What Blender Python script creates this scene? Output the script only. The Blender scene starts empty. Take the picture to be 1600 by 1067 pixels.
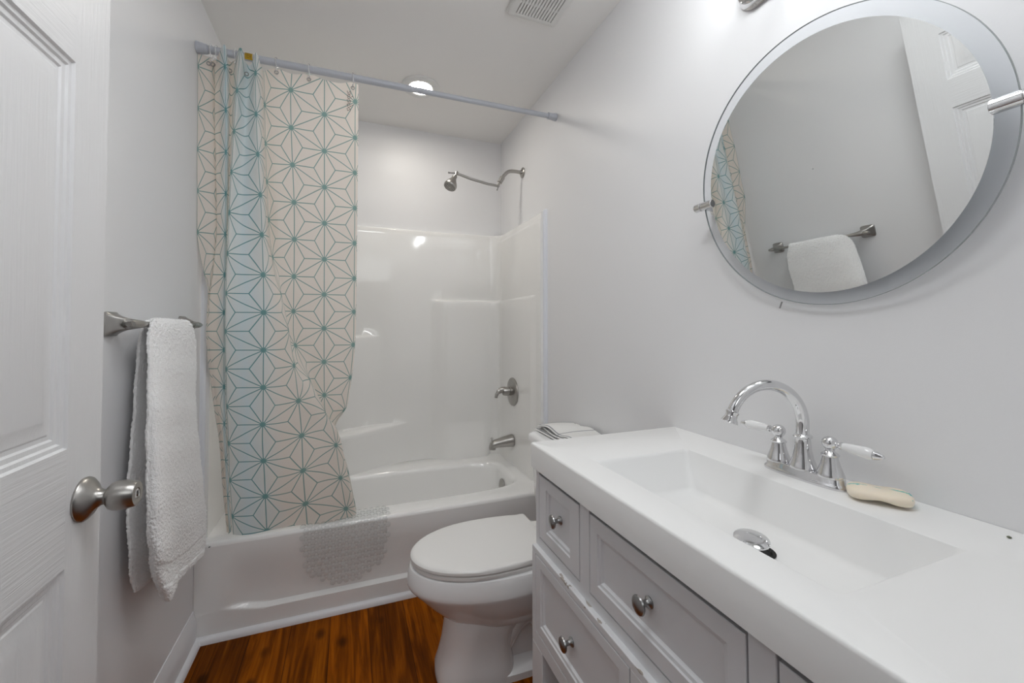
import bpy, bmesh, math, random
from mathutils import Vector, Matrix
random.seed(7)
PI = math.pi
SC = bpy.context.scene
COL = SC.collection

# ------------------------------------------------------------------ camera
cam_d = bpy.data.cameras.new('camera')
cam = bpy.data.objects.new('camera', cam_d)
COL.objects.link(cam)
CY, CP, CR = 0.3595, 0.0217, 0.0002
_F = Vector((math.sin(CY)*math.cos(CP), math.cos(CY)*math.cos(CP), math.sin(CP)))
_r = Vector((math.cos(CY), -math.sin(CY), 0.0))
_u = _r.cross(_F)
_r2 = _r*math.cos(CR) + _u*math.sin(CR)
_u2 = _u*math.cos(CR) - _r*math.sin(CR)
cam.matrix_world = Matrix(((_r2.x, _u2.x, -_F.x, 0.5505), (_r2.y, _u2.y, -_F.y, 0.0),
                           (_r2.z, _u2.z, -_F.z, 1.208), (0, 0, 0, 1)))
cam_d.sensor_fit = 'HORIZONTAL'
cam_d.sensor_width = 36.0
cam_d.lens = 639.16*36.0/1600.0
cam_d.shift_x = 13.2/1600.0
cam_d.shift_y = -36.5/1600.0
cam_d.clip_start = 0.01
SC.camera = cam

# ------------------------------------------------------------------ world, lights, exposure
world = bpy.data.worlds.new('world')
SC.world = world
world.use_nodes = True
world.node_tree.nodes['Background'].inputs[0].default_value = (0.75, 0.82, 1.0, 1)
world.node_tree.nodes['Background'].inputs[1].default_value = 0.4
VS = SC.view_settings
VS.view_transform = 'Standard'
VS.look = 'None'
VS.gamma = 1.0
VS.use_curve_mapping = False
VS.exposure = 1.55
CAN_POWER = 35.0       # emission strength of the ceiling can lens
BULB_POWER = 9.2      # emission strength of each vanity bulb
HALL_FILL_POWER = 5.4
SC.cycles.max_bounces = 12
SC.cycles.diffuse_bounces = 8
SC.cycles.glossy_bounces = 6
SC.cycles.transparent_max_bounces = 16

def area_light(name, loc, target, size, size_y, power, color):
    d = bpy.data.lights.new(name, 'AREA')
    d.shape = 'RECTANGLE'; d.size = size; d.size_y = size_y
    d.energy = power; d.color = color
    o = bpy.data.objects.new(name, d); COL.objects.link(o)
    o.location = loc
    o.rotation_euler = (Vector(target)-Vector(loc)).to_track_quat('-Z', 'Y').to_euler()
    return o
area_light('added_hall_fill', (0.60, -0.95, 2.38), (0.6, 1.3, 0.6), 2.0, 1.2, HALL_FILL_POWER, (0.95, 0.982, 1.0))  # unseen fill light added beyond the doorway to even out the brightness

CEILING_FILL_POWER = 2.1  # unseen disk light added under the ceiling as extra fill
d2 = bpy.data.lights.new('added_ceiling_fill', 'AREA'); d2.shape = 'DISK'; d2.size = 0.40; d2.energy = CEILING_FILL_POWER; d2.color = (0.96, 0.985, 1.0)
o2 = bpy.data.objects.new('added_ceiling_fill', d2); COL.objects.link(o2); o2.location = (0.70, 0.55, 2.468)

# room dimensions
W, H, YB, YN = 1.524, 2.474, 2.638, 0.12      # width, ceiling, back wall, door wall
YT = 1.895                                    # front of the tub

# ------------------------------------------------------------------ materials
def new_mat(name):
    m = bpy.data.materials.new(name); m.use_nodes = True
    nt = m.node_tree; nt.nodes.clear()
    out = nt.nodes.new('ShaderNodeOutputMaterial')
    return m, nt, out
def N(nt, t, **kw):
    n = nt.nodes.new(t)
    for k, v in kw.items(): setattr(n, k, v)
    return n
def L(nt, a, b): nt.links.new(a, b)
def M(nt, op, a, b=None, c=None):
    n = nt.nodes.new('ShaderNodeMath'); n.operation = op
    for i, v in enumerate((a, b, c)):
        if v is None: continue
        if isinstance(v, (int, float)): n.inputs[i].default_value = v
        else: nt.links.new(v, n.inputs[i])
    return n.outputs[0]
def srgb(r, g, b):
    f = lambda c: (c/255/12.92) if c/255 <= 0.04045 else ((c/255+0.055)/1.055)**2.4
    return (f(r), f(g), f(b), 1.0)
def mixc(nt, fac, a, b):
    n = N(nt, 'ShaderNodeMix', data_type='RGBA')
    for s, v in ((n.inputs[0], fac), (n.inputs[6], a), (n.inputs[7], b)):
        if isinstance(v, (int, float, tuple)): s.default_value = v
        else: nt.links.new(v, s)
    return n.outputs[2]
def ramp(nt, fac, stops):
    n = N(nt, 'ShaderNodeValToRGB')
    el = n.color_ramp.elements
    el[0].position, el[0].color = stops[0]
    el[1].position, el[1].color = stops[-1]
    for p, c in stops[1:-1]:
        e = el.new(p); e.color = c
    L(nt, fac, n.inputs[0])
    return n.outputs[0]
def principled(name, color, rough=0.5, metal=0.0, bump=None, coat=0.0, spec=0.5, sub=0.0, var=0.0):
    m, nt, out = new_mat(name)
    b = N(nt, 'ShaderNodeBsdfPrincipled')
    b.inputs['Base Color'].default_value = color
    b.inputs['Roughness'].default_value = rough
    b.inputs['Metallic'].default_value = metal
    b.inputs['Specular IOR Level'].default_value = spec
    b.inputs['Coat Weight'].default_value = coat
    b.inputs['Coat Roughness'].default_value = 0.05
    if sub: 
        b.inputs['Subsurface Weight'].default_value = sub
        b.inputs['Subsurface Radius'].default_value = (0.01, 0.008, 0.006)
    tc = N(nt, 'ShaderNodeTexCoord')
    if var:
        nz = N(nt, 'ShaderNodeTexNoise'); nz.inputs['Scale'].default_value = 6; nz.inputs['Detail'].default_value = 4
        L(nt, tc.outputs['Object'], nz.inputs['Vector'])
        c2 = tuple(c*(1-var) for c in color[:3])+(1,)
        L(nt, mixc(nt, nz.outputs[0], color, c2), b.inputs['Base Color'])
    if bump:
        sc, st, vec = bump
        mp = N(nt, 'ShaderNodeMapping'); mp.inputs['Scale'].default_value = vec
        L(nt, tc.outputs['Object'], mp.inputs['Vector'])
        nz = N(nt, 'ShaderNodeTexNoise'); nz.inputs['Scale'].default_value = sc; nz.inputs['Detail'].default_value = 3
        L(nt, mp.outputs[0], nz.inputs['Vector'])
        bp = N(nt, 'ShaderNodeBump'); bp.inputs['Strength'].default_value = st; bp.inputs['Distance'].default_value = 0.002
        L(nt, nz.outputs[0], bp.inputs['Height']); L(nt, bp.outputs[0], b.inputs['Normal'])
    L(nt, b.outputs[0], out.inputs[0])
    return m
def emission(name, color, strength):
    m, nt, out = new_mat(name)
    e = N(nt, 'ShaderNodeEmission'); e.inputs[0].default_value = color; e.inputs[1].default_value = strength
    L(nt, e.outputs[0], out.inputs[0])
    return m
def clear(name, tint, gloss_rough=0.05, base=0.04, body=0.0, body_col=(1, 1, 1, 1)):
    """thin clear plastic or plate glass: see-through with a fresnel reflection"""
    m, nt, out = new_mat(name)
    t = N(nt, 'ShaderNodeBsdfTransparent'); t.inputs[0].default_value = tint
    g = N(nt, 'ShaderNodeBsdfGlossy'); g.inputs['Roughness'].default_value = gloss_rough
    ge = N(nt, 'ShaderNodeNewGeometry')
    dt = N(nt, 'ShaderNodeVectorMath', operation='DOT_PRODUCT'); L(nt, ge.outputs['Incoming'], dt.inputs[0]); L(nt, ge.outputs['Normal'], dt.inputs[1])
    oc = M(nt, 'SUBTRACT', 1.0, M(nt, 'ABSOLUTE', dt.outputs['Value']))
    fres = M(nt, 'ADD', base, M(nt, 'MULTIPLY', 1.0-base, M(nt, 'POWER', oc, 5.0)))
    s = N(nt, 'ShaderNodeMixShader')
    base_sh = t.outputs[0]
    if body:
        d = N(nt, 'ShaderNodeBsdfDiffuse'); d.inputs[0].default_value = body_col
        s0 = N(nt, 'ShaderNodeMixShader'); s0.inputs[0].default_value = body
        L(nt, t.outputs[0], s0.inputs[1]); L(nt, d.outputs[0], s0.inputs[2]); base_sh = s0.outputs[0]
    L(nt, fres, s.inputs[0]); L(nt, base_sh, s.inputs[1]); L(nt, g.outputs[0], s.inputs[2])
    L(nt, s.outputs[0], out.inputs[0])
    return m

m_wall = principled('wall_paint', (0.80, 0.80, 0.81, 1), 0.42, bump=(160, 0.06, (1, 1, 1)), spec=0.4)
m_ceil = principled('ceiling_paint', (0.85, 0.84, 0.825, 1), 0.8, bump=(120, 0.05, (1, 1, 1)))
m_trim = principled('trim_paint', (0.80, 0.80, 0.82, 1), 0.35)
m_acryl = principled('white_acrylic', (0.87, 0.865, 0.85, 1), 0.09, coat=0.4)
m_tub = principled('tub_acrylic', (0.87, 0.865, 0.855, 1), 0.12, coat=0.3)
m_porc = principled('porcelain', (0.88, 0.88, 0.885, 1), 0.08, coat=0.5)
m_seat = principled('toilet_seat_plastic', (0.80, 0.79, 0.775, 1), 0.3)
m_top = principled('cultured_stone', (0.86, 0.86, 0.855, 1), 0.38)
m_pvc = principled('white_pvc', (0.78, 0.80, 0.85, 1), 0.3)
m_rod = principled('rod_enamel', (0.50, 0.52, 0.57, 1), 0.3)
m_nickel = principled('brushed_nickel', (0.42, 0.405, 0.385, 1), 0.3, 1.0, bump=(300, 0.05, (1, 1, 0.05)))
m_dnick = principled('satin_pewter', (0.36, 0.36, 0.36, 1), 0.3, 1.0)
m_chrome = principled('chrome', (0.75, 0.75, 0.76, 1), 0.04, 1.0)
m_dark = principled('black_gap', (0.01, 0.01, 0.01, 1), 0.7)
m_white = principled('white_plastic', (0.76, 0.76, 0.75, 1), 0.4)
m_grille = principled('grille_plastic', (0.74, 0.735, 0.72, 1), 0.45)
m_mirror = principled('mirror_silver', (0.86, 0.875, 0.865, 1), 0.0, 1.0)
m_glass = clear('plate_glass', (0.965, 0.975, 0.985, 1), 0.0, base=0.02)
m_gedge = principled('glass_edge', (0.33, 0.36, 0.36, 1), 0.15)
m_clear = clear('clear_plastic', (0.97, 0.97, 0.97, 1), 0.15, body=0.30, body_col=(0.9, 0.9, 0.9, 1))
m_mat = clear('clear_vinyl', (0.90, 0.91, 0.91, 1), 0.10, body=0.08, base=0.06)
m_lever = principled('lever_porcelain', (0.85, 0.85, 0.85, 1), 0.12, coat=0.4)
m_hall = principled('hall_paint', (0.5, 0.5, 0.5, 1), 0.7)
m_can = emission('can_lens', (1.0, 0.945, 0.86, 1), CAN_POWER)
m_bulb = emission('bulb_glow', (0.955, 0.985, 1.0, 1), BULB_POWER)
m_cab = principled('cabinet_paint', (0.74, 0.745, 0.765, 1), 0.38)

def door_material():
    m, nt, out = new_mat('door_paint')
    b = N(nt, 'ShaderNodeBsdfPrincipled'); b.inputs['Base Color'].default_value = (0.79, 0.79, 0.80, 1); b.inputs['Roughness'].default_value = 0.33
    tc = N(nt, 'ShaderNodeTexCoord')
    sp = N(nt, 'ShaderNodeSeparateXYZ'); L(nt, tc.outputs['Object'], sp.inputs[0])
    hs = []
    for vec in ((40, 150, 4), (40, 4, 150)):
        mp = N(nt, 'ShaderNodeMapping'); mp.inputs['Scale'].default_value = vec
        L(nt, tc.outputs['Object'], mp.inputs['Vector'])
        nz = N(nt, 'ShaderNodeTexNoise'); nz.inputs['Scale'].default_value = 1.6; nz.inputs['Detail'].default_value = 4; nz.inputs['Distortion'].default_value = 0.6
        L(nt, mp.outputs[0], nz.inputs['Vector']); hs.append(nz.outputs[0])
    z, y = sp.outputs[2], sp.outputs[1]
    rail = M(nt, 'MAXIMUM', M(nt, 'MULTIPLY', M(nt, 'GREATER_THAN', z, 0.826), M(nt, 'LESS_THAN', z, 1.011)),
             M(nt, 'MULTIPLY', M(nt, 'GREATER_THAN', z, 1.641), M(nt, 'LESS_THAN', z, 1.739)))
    rail = M(nt, 'MULTIPLY', rail, M(nt, 'LESS_THAN', y, 0.859))
    mx = N(nt, 'ShaderNodeMix', data_type='FLOAT'); L(nt, rail, mx.inputs[0]); L(nt, hs[0], mx.inputs[2]); L(nt, hs[1], mx.inputs[3])
    bp = N(nt, 'ShaderNodeBump'); bp.inputs['Strength'].default_value = 0.5; bp.inputs['Distance'].default_value = 0.0015
    L(nt, mx.outputs[0], bp.inputs['Height']); L(nt, bp.outputs[0], b.inputs['Normal'])
    L(nt, b.outputs[0], out.inputs[0])
    return m
m_door = door_material()

def floor_material():
    m, nt, out = new_mat('wood_laminate')
    b = N(nt, 'ShaderNodeBsdfPrincipled'); b.inputs['Roughness'].default_value = 0.5; b.inputs['Specular IOR Level'].default_value = 0.06
    tc = N(nt, 'ShaderNodeTexCoord'); sp = N(nt, 'ShaderNodeSeparateXYZ'); L(nt, tc.outputs['Object'], sp.inputs[0])
    x, y = sp.outputs[0], sp.outputs[1]
    pw = 0.1455
    px = M(nt, 'DIVIDE', M(nt, 'SUBTRACT', x, 0.486-4*pw), pw)
    idx = M(nt, 'FLOOR', px)
    fr = M(nt, 'FRACT', px)
    wn = N(nt, 'ShaderNodeTexWhiteNoise', noise_dimensions='1D'); L(nt, M(nt, 'ADD', idx, 11.0), wn.inputs['W'])
    off = M(nt, 'MULTIPLY', wn.outputs[0], 7.3)
    yy = M(nt, 'ADD', y, off)
    py = M(nt, 'DIVIDE', yy, 1.2); 
    cb = N(nt, 'ShaderNodeCombineXYZ'); L(nt, M(nt, 'MULTIPLY', x, 26.0), cb.inputs[0]); L(nt, M(nt, 'MULTIPLY', yy, 1.9), cb.inputs[1]); L(nt, M(nt, 'MULTIPLY', idx, 3.1), cb.inputs[2])
    n1 = N(nt, 'ShaderNodeTexNoise'); n1.inputs['Scale'].default_value = 1.0; n1.inputs['Detail'].default_value = 6; n1.inputs['Roughness'].default_value = 0.6; n1.inputs['Distortion'].default_value = 1.1
    L(nt, cb.outputs[0], n1.inputs['Vector'])
    cb2 = N(nt, 'ShaderNodeCombineXYZ'); L(nt, M(nt, 'MULTIPLY', x, 150.0), cb2.inputs[0]); L(nt, M(nt, 'MULTIPLY', yy, 5.0), cb2.inputs[1]); L(nt, idx, cb2.inputs[2])
    n2 = N(nt, 'ShaderNodeTexNoise'); n2.inputs['Scale'].default_value = 1.0; n2.inputs['Detail'].default_value = 3
    L(nt, cb2.outputs[0], n2.inputs['Vector'])
    # knots
    cb3 = N(nt, 'ShaderNodeCombineXYZ'); L(nt, M(nt, 'MULTIPLY', x, 9.0), cb3.inputs[0]); L(nt, M(nt, 'MULTIPLY', yy, 5.0), cb3.inputs[1]); L(nt, idx, cb3.inputs[2])
    vo = N(nt, 'ShaderNodeTexVoronoi'); vo.inputs['Scale'].default_value = 1.0; L(nt, cb3.outputs[0], vo.inputs['Vector'])
    knot = ramp(nt, vo.outputs['Distance'], [(0.0, (1, 1, 1, 1)), (0.09, (0.8, 0.8, 0.8, 1)), (0.2, (0, 0, 0, 1))])
    f = M(nt, 'ADD', M(nt, 'MULTIPLY', n1.outputs[0], 0.75), M(nt, 'MULTIPLY', n2.outputs[0], 0.25))
    col = ramp(nt, f, [(0.28, srgb(64, 30, 0)), (0.45, srgb(106, 52, 0)), (0.56, srgb(138, 71, 1)), (0.74, srgb(172, 98, 12))])
    col = mixc(nt, M(nt, 'MULTIPLY', knot, 0.8), col, srgb(38, 17, 2))
    tone = M(nt, 'ADD', 0.62, M(nt, 'MULTIPLY', wn.outputs[0], 0.62))
    cc = N(nt, 'ShaderNodeMix', data_type='RGBA', blend_type='MULTIPLY'); cc.inputs[0].default_value = 1.0
    tr = N(nt, 'ShaderNodeCombineColor'); 
    for i in range(3): L(nt, tone, tr.inputs[i])
    L(nt, col, cc.inputs[6]); L(nt, tr.outputs[0], cc.inputs[7])
    seam = M(nt, 'LESS_THAN', M(nt, 'MINIMUM', fr, M(nt, 'SUBTRACT', 1.0, fr)), 0.009)
    L(nt, mixc(nt, M(nt, 'MULTIPLY', seam, 0.7), cc.outputs[2], srgb(30, 14, 4)), b.inputs['Base Color'])
    bp = N(nt, 'ShaderNodeBump'); bp.inputs['Strength'].default_value = 0.15; bp.inputs['Distance'].default_value = 0.001
    L(nt, n2.outputs[0], bp.inputs['Height']); L(nt, bp.outputs[0], b.inputs['Normal'])
    L(nt, b.outputs[0], out.inputs[0])
    return m
m_floor = floor_material()

def curtain_material():
    """star lattice print: UV.x counts star columns, UV.y counts stars up a column"""
    m, nt, out = new_mat('star_print_fabric')
    uv = N(nt, 'ShaderNodeUVMap', uv_map='uv'); sp = N(nt, 'ShaderNodeSeparateXYZ'); L(nt, uv.outputs[0], sp.inputs[0])
    U, V = sp.outputs[0], sp.outputs[1]
    # f1 = U/2+V, f2 = U/2-V
    h = M(nt, 'MULTIPLY', U, 0.5)
    f1 = M(nt, 'FRACT', M(nt, 'ADD', M(nt, 'ADD', h, V), 100.0))
    f2 = M(nt, 'FRACT', M(nt, 'ADD', M(nt, 'SUBTRACT', h, V), 100.0))
    fs = M(nt, 'ADD', f1, f2)
    flip = M(nt, 'GREATER_THAN', fs, 1.0)
    f0 = M(nt, 'FRACT', fs)
    def fl(v, inv):   # inv: use 1-v when not flipped
        a = M(nt, 'SUBTRACT', 1.0, v)
        mx = N(nt, 'ShaderNodeMix', data_type='FLOAT'); L(nt, flip, mx.inputs[0])
        L(nt, (a if inv else v), mx.inputs[2]); L(nt, (v if inv else a), mx.inputs[3])
        return mx.outputs[0]
    b1, b2, b3 = fl(f1, False), fl(f2, False), fl(f0, True)
    lo = M(nt, 'MINIMUM', b1, M(nt, 'MINIMUM', b2, b3))
    hi = M(nt, 'MAXIMUM', b1, M(nt, 'MAXIMUM', b2, b3))
    mid = M(nt, 'SUBTRACT', M(nt, 'SUBTRACT', 1.0, lo), hi)
    de = M(nt, 'MULTIPLY', lo, 0.866)
    dm = M(nt, 'MULTIPLY', M(nt, 'SUBTRACT', mid, lo), 0.5)
    d = M(nt, 'MINIMUM', de, dm)
    dv = M(nt, 'MULTIPLY', M(nt, 'SUBTRACT', 1.0, hi), 0.866)
    line = M(nt, 'SUBTRACT', 1.0, N_smooth(nt, d, 0.008, 0.016))
    dot = M(nt, 'SUBTRACT', 1.0, N_smooth(nt, dv, 0.055, 0.075))
    ink = M(nt, 'MAXIMUM', line, dot)
    # pale wash in soft vertical bands, bluer cloth and ink
    tc = N(nt, 'ShaderNodeTexCoord')
    nz = N(nt, 'ShaderNodeTexNoise'); nz.inputs['Scale'].default_value = 9; nz.inputs['Detail'].default_value = 2
    L(nt, tc.outputs['Object'], nz.inputs['Vector'])
    Un = M(nt, 'ADD', U, M(nt, 'MULTIPLY', M(nt, 'SUBTRACT', nz.outputs[0], 0.5), 0.5))
    def band(c, w): return M(nt, 'MAXIMUM', 0.0, M(nt, 'SUBTRACT', 1.0, M(nt, 'ABSOLUTE', M(nt, 'DIVIDE', M(nt, 'SUBTRACT', Un, c), w))))
    blue_tint = M(nt, 'MAXIMUM', M(nt, 'MAXIMUM', band(3.55, 0.95), band(2.05, 0.4)), 0.0)
    blue_tint = M(nt, 'MINIMUM', 1.0, M(nt, 'MULTIPLY', blue_tint, 0.95))
    cloth = mixc(nt, blue_tint, srgb(240, 232, 224), srgb(218, 233, 239))
    inkc = mixc(nt, blue_tint, srgb(136, 168, 164), srgb(104, 158, 166))
    col = mixc(nt, ink, cloth, inkc)
    b = N(nt, 'ShaderNodeBsdfPrincipled'); b.inputs['Roughness'].default_value = 0.6; b.inputs['Specular IOR Level'].default_value = 0.25
    L(nt, col, b.inputs['Base Color'])
    t = N(nt, 'ShaderNodeBsdfTranslucent'); L(nt, col, t.inputs[0])
    s = N(nt, 'ShaderNodeMixShader'); s.inputs[0].default_value = 0.35
    L(nt, b.outputs[0], s.inputs[1]); L(nt, t.outputs[0], s.inputs[2]); L(nt, s.outputs[0], out.inputs[0])
    return m
def N_smooth(nt, v, a, b):
    n = N(nt, 'ShaderNodeMapRange', interpolation_type='SMOOTHSTEP')
    L(nt, v, n.inputs[0]); n.inputs[1].default_value = a; n.inputs[2].default_value = b
    return n.outputs[0]
m_curtain = curtain_material()

def terry_material(name, color, stripes=None):
    m, nt, out = new_mat(name)
    b = N(nt, 'ShaderNodeBsdfPrincipled'); b.inputs['Roughness'].default_value = 0.95; b.inputs['Specular IOR Level'].default_value = 0.1
    b.inputs['Sheen Weight'].default_value = 0.3
    tc = N(nt, 'ShaderNodeTexCoord')
    vo = N(nt, 'ShaderNodeTexVoronoi'); vo.inputs['Scale'].default_value = 330
    L(nt, tc.outputs['Object'], vo.inputs['Vector'])
    nz = N(nt, 'ShaderNodeTexNoise'); nz.inputs['Scale'].default_value = 120; nz.inputs['Detail'].default_value = 3
    L(nt, tc.outputs['Object'], nz.inputs['Vector'])
    hgt = M(nt, 'ADD', vo.outputs['Distance'], nz.outputs[0])
    bp = N(nt, 'ShaderNodeBump'); bp.inputs['Strength'].default_value = 0.4; bp.inputs['Distance'].default_value = 0.003
    L(nt, hgt, bp.inputs['Height']); L(nt, bp.outputs[0], b.inputs['Normal'])
    b.inputs['Base Color'].default_value = color
    L(nt, b.outputs[0], out.inputs[0])
    return m
m_terry = terry_material('white_terry', (0.96, 0.96, 0.96, 1))

def striped_towel_material():
    m, nt, out = new_mat('striped_linen')
    uv = N(nt, 'ShaderNodeUVMap', uv_map='uv'); sp = N(nt, 'ShaderNodeSeparateXYZ'); L(nt, uv.outputs[0], sp.inputs[0])
    u, v = sp.outputs[0], sp.outputs[1]
    e = M(nt, 'MINIMUM', M(nt, 'MINIMUM', u, M(nt, 'SUBTRACT', 1.0, u)), M(nt, 'MINIMUM', v, M(nt, 'SUBTRACT', 1.0, v)))
    st = M(nt, 'LESS_THAN', M(nt, 'ABSOLUTE', M(nt, 'SUBTRACT', e, 0.035)), 0.012)
    st2 = M(nt, 'LESS_THAN', M(nt, 'ABSOLUTE', M(nt, 'SUBTRACT', v, 0.42)), 0.008)
    col = mixc(nt, M(nt, 'MAXIMUM', st, st2), (0.74, 0.735, 0.72, 1), (0.27, 0.28, 0.30, 1))
    b = N(nt, 'ShaderNodeBsdfPrincipled'); b.inputs['Roughness'].default_value = 0.9; L(nt, col, b.inputs['Base Color'])
    L(nt, b.outputs[0], out.inputs[0])
    return m
m_linen = striped_towel_material()

def soap_material():
    m, nt, out = new_mat('cream_soap')
    b = N(nt, 'ShaderNodeBsdfPrincipled'); b.inputs['Roughness'].default_value = 0.4
    b.inputs['Subsurface Weight'].default_value = 0.2; b.inputs['Subsurface Radius'].default_value = (0.01, 0.007, 0.004)
    tc = N(nt, 'ShaderNodeTexCoord'); sp = N(nt, 'ShaderNodeSeparateXYZ'); L(nt, tc.outputs['Object'], sp.inputs[0])
    nz = N(nt, 'ShaderNodeTexNoise'); nz.inputs['Scale'].default_value = 55; nz.inputs['Detail'].default_value = 3; L(nt, tc.outputs['Object'], nz.inputs['Vector'])
    x, y, z = sp.outputs
    # inked stamp lines on the top face and one end
    top = M(nt, 'GREATER_THAN', z, 0.0135)
    l1 = M(nt, 'LESS_THAN', M(nt, 'ABSOLUTE', M(nt, 'ADD', M(nt, 'SUBTRACT', x, 0.004), M(nt, 'MULTIPLY', M(nt, 'SUBTRACT', nz.outputs[0], 0.5), 0.018))), 0.0032)
    end = M(nt, 'LESS_THAN', y, -0.040)
    l2 = M(nt, 'GREATER_THAN', nz.outputs[0], 0.56)
    fade = N_smooth(nt, nz.outputs[0], 0.42, 0.58)
    ink = M(nt, 'MAXIMUM', M(nt, 'MULTIPLY', M(nt, 'MULTIPLY', top, l1), fade), M(nt, 'MULTIPLY', end, l2))
    L(nt, mixc(nt, ink, srgb(242, 230, 210), srgb(90, 190, 180)), b.inputs['Base Color'])
    L(nt, b.outputs[0], out.inputs[0])
    return m
m_soap = soap_material()

def chipped_material():
    m, nt, out = new_mat('chipped_cabinet_paint')
    b = N(nt, 'ShaderNodeBsdfPrincipled'); b.inputs['Roughness'].default_value = 0.4
    tc = N(nt, 'ShaderNodeTexCoord'); mp = N(nt, 'ShaderNodeMapping'); mp.inputs['Scale'].default_value = (60, 22, 60); L(nt, tc.outputs['Object'], mp.inputs[0])
    nz = N(nt, 'ShaderNodeTexNoise'); nz.inputs['Scale'].default_value = 1.0; nz.inputs['Detail'].default_value = 5; L(nt, mp.outputs[0], nz.inputs['Vector'])
    sp = N(nt, 'ShaderNodeSeparateXYZ'); L(nt, tc.outputs['Object'], sp.inputs[0])
    edge = M(nt, 'GREATER_THAN', sp.outputs[2], 0.606)
    rng = M(nt, 'MULTIPLY', M(nt, 'LESS_THAN', sp.outputs[1], 0.91), M(nt, 'GREATER_THAN', sp.outputs[1], 0.55))
    chip = M(nt, 'MULTIPLY', M(nt, 'MULTIPLY', edge, rng), M(nt, 'GREATER_THAN', nz.outputs[0], 0.575))
    L(nt, mixc(nt, chip, (0.74, 0.745, 0.765, 1), (0.38, 0.34, 0.30, 1)), b.inputs['Base Color'])
    L(nt, b.outputs[0], out.inputs[0])
    return m
m_chip = chipped_material()
m_sticker = principled('yellow_sticker', srgb(200, 160, 20), 0.4)
m_stext = principled('sticker_print', srgb(70, 50, 10), 0.5)
m_care = principled('care_print', srgb(150, 135, 130), 0.7)
m_crumb = principled('grey_green_speck', srgb(110, 115, 95), 0.9)

# ------------------------------------------------------------------ mesh helpers
def bm_new(): return bmesh.new()
def add_box(bm, x0, x1, y0, y1, z0, z1, bevel=0.0, seg=2):
    r = bmesh.ops.create_cube(bm, size=1.0)
    vs = r['verts']
    for v in vs:
        v.co = Vector(((x0+x1)/2+v.co.x*(x1-x0), (y0+y1)/2+v.co.y*(y1-y0), (z0+z1)/2+v.co.z*(z1-z0)))
    if bevel:
        es = list({e for v in vs for e in v.link_edges})
        bmesh.ops.bevel(bm, geom=es, offset=bevel, segments=seg, profile=0.5, affect='EDGES')
    return bm
def frame_from(axis):
    a = Vector(axis).normalized()
    t = Vector((0, 0, 1)) if abs(a.z) < 0.9 else Vector((1, 0, 0))
    u = a.cross(t).normalized(); v = a.cross(u).normalized()
    return a, u, v
def add_lathe(bm, prof, origin, axis, n=40, cap=True):
    """prof: list of (radius, height along axis)"""
    a, u, v = frame_from(axis); o = Vector(origin)
    rings = []
    for r, h in prof:
        rings.append([bm.verts.new(o + a*h + (u*math.cos(2*PI*i/n) + v*math.sin(2*PI*i/n))*max(r, 1e-5)) for i in range(n)])
    for k in range(len(rings)-1):
        for i in range(n):
            bm.faces.new((rings[k][i], rings[k][(i+1) % n], rings[k+1][(i+1) % n], rings[k+1][i]))
    if cap:
        bm.faces.new(rings[0]); bm.faces.new(list(reversed(rings[-1])))
    return bm
def catmull(pts, n):
    P = [Vector(p) for p in pts]
    P = [P[0]*2-P[1]] + P + [P[-1]*2-P[-2]]
    out = []
    for i in range(1, len(P)-2):
        for k in range(n):
            t = k/n
            p0, p1, p2, p3 = P[i-1], P[i], P[i+1], P[i+2]
            out.append(0.5*((2*p1)+(p2-p0)*t+(2*p0-5*p1+4*p2-p3)*t*t+(3*p1-p0-3*p2+p3)*t*t*t))
    out.append(P[-2].copy())
    return out
def add_tube(bm, pts, radii, n=20, cap=True, sx=1.0, up=None):
    pts = [Vector(p) for p in pts]
    if isinstance(radii, (int, float)): radii = [radii]*len(pts)
    rings = []; u = None
    for i, p in enumerate(pts):
        t = (pts[min(i+1, len(pts)-1)]-pts[max(i-1, 0)]).normalized()
        if u is None:
            u = Vector(up) if up else frame_from(t)[1]
        u = (u - t*u.dot(t)).normalized(); v = t.cross(u)
        rings.append([bm.verts.new(p + (u*math.cos(2*PI*k/n)*sx + v*math.sin(2*PI*k/n))*radii[i]) for k in range(n)])
    for a in range(len(rings)-1):
        for k in range(n):
            bm.faces.new((rings[a][k], rings[a][(k+1) % n], rings[a+1][(k+1) % n], rings[a+1][k]))
    if cap:
        bm.faces.new(list(reversed(rings[0]))); bm.faces.new(rings[-1])
    return bm
def add_rings(bm, rings, close=True, cap0=False, cap1=False):
    R = [[bm.verts.new(p) for p in r] for r in rings]
    n = len(R[0])
    for a in range(len(R)-1):
        for k in range(n if close else n-1):
            bm.faces.new((R[a][k], R[a][(k+1) % n], R[a+1][(k+1) % n], R[a+1][k]))
    if cap0: bm.faces.new(list(reversed(R[0])))
    if cap1: bm.faces.new(R[-1])
    return R
def add_torus(bm, c, axis, R, r, n=32, m=12):
    a, u, v = frame_from(axis); c = Vector(c)
    rings = []
    for i in range(n):
        d = u*math.cos(2*PI*i/n)+v*math.sin(2*PI*i/n)
        rings.append([bm.verts.new(c+d*(R+r*math.cos(2*PI*k/m))+a*r*math.sin(2*PI*k/m)) for k in range(m)])
    for i in range(n):
        for k in range(m):
            bm.faces.new((rings[i][k], rings[(i+1) % n][k], rings[(i+1) % n][(k+1) % m], rings[i][(k+1) % m]))
def add_prism(bm, poly, d0, d1, place):
    """poly 2d list; place(a,b,d)->Vector"""
    A = [bm.verts.new(place(a, b, d0)) for a, b in poly]; B = [bm.verts.new(place(a, b, d1)) for a, b in poly]
    n = len(poly)
    for i in range(n): bm.faces.new((A[i], A[(i+1) % n], B[(i+1) % n], B[i]))
    bm.faces.new(list(reversed(A))); bm.faces.new(B)
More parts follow.
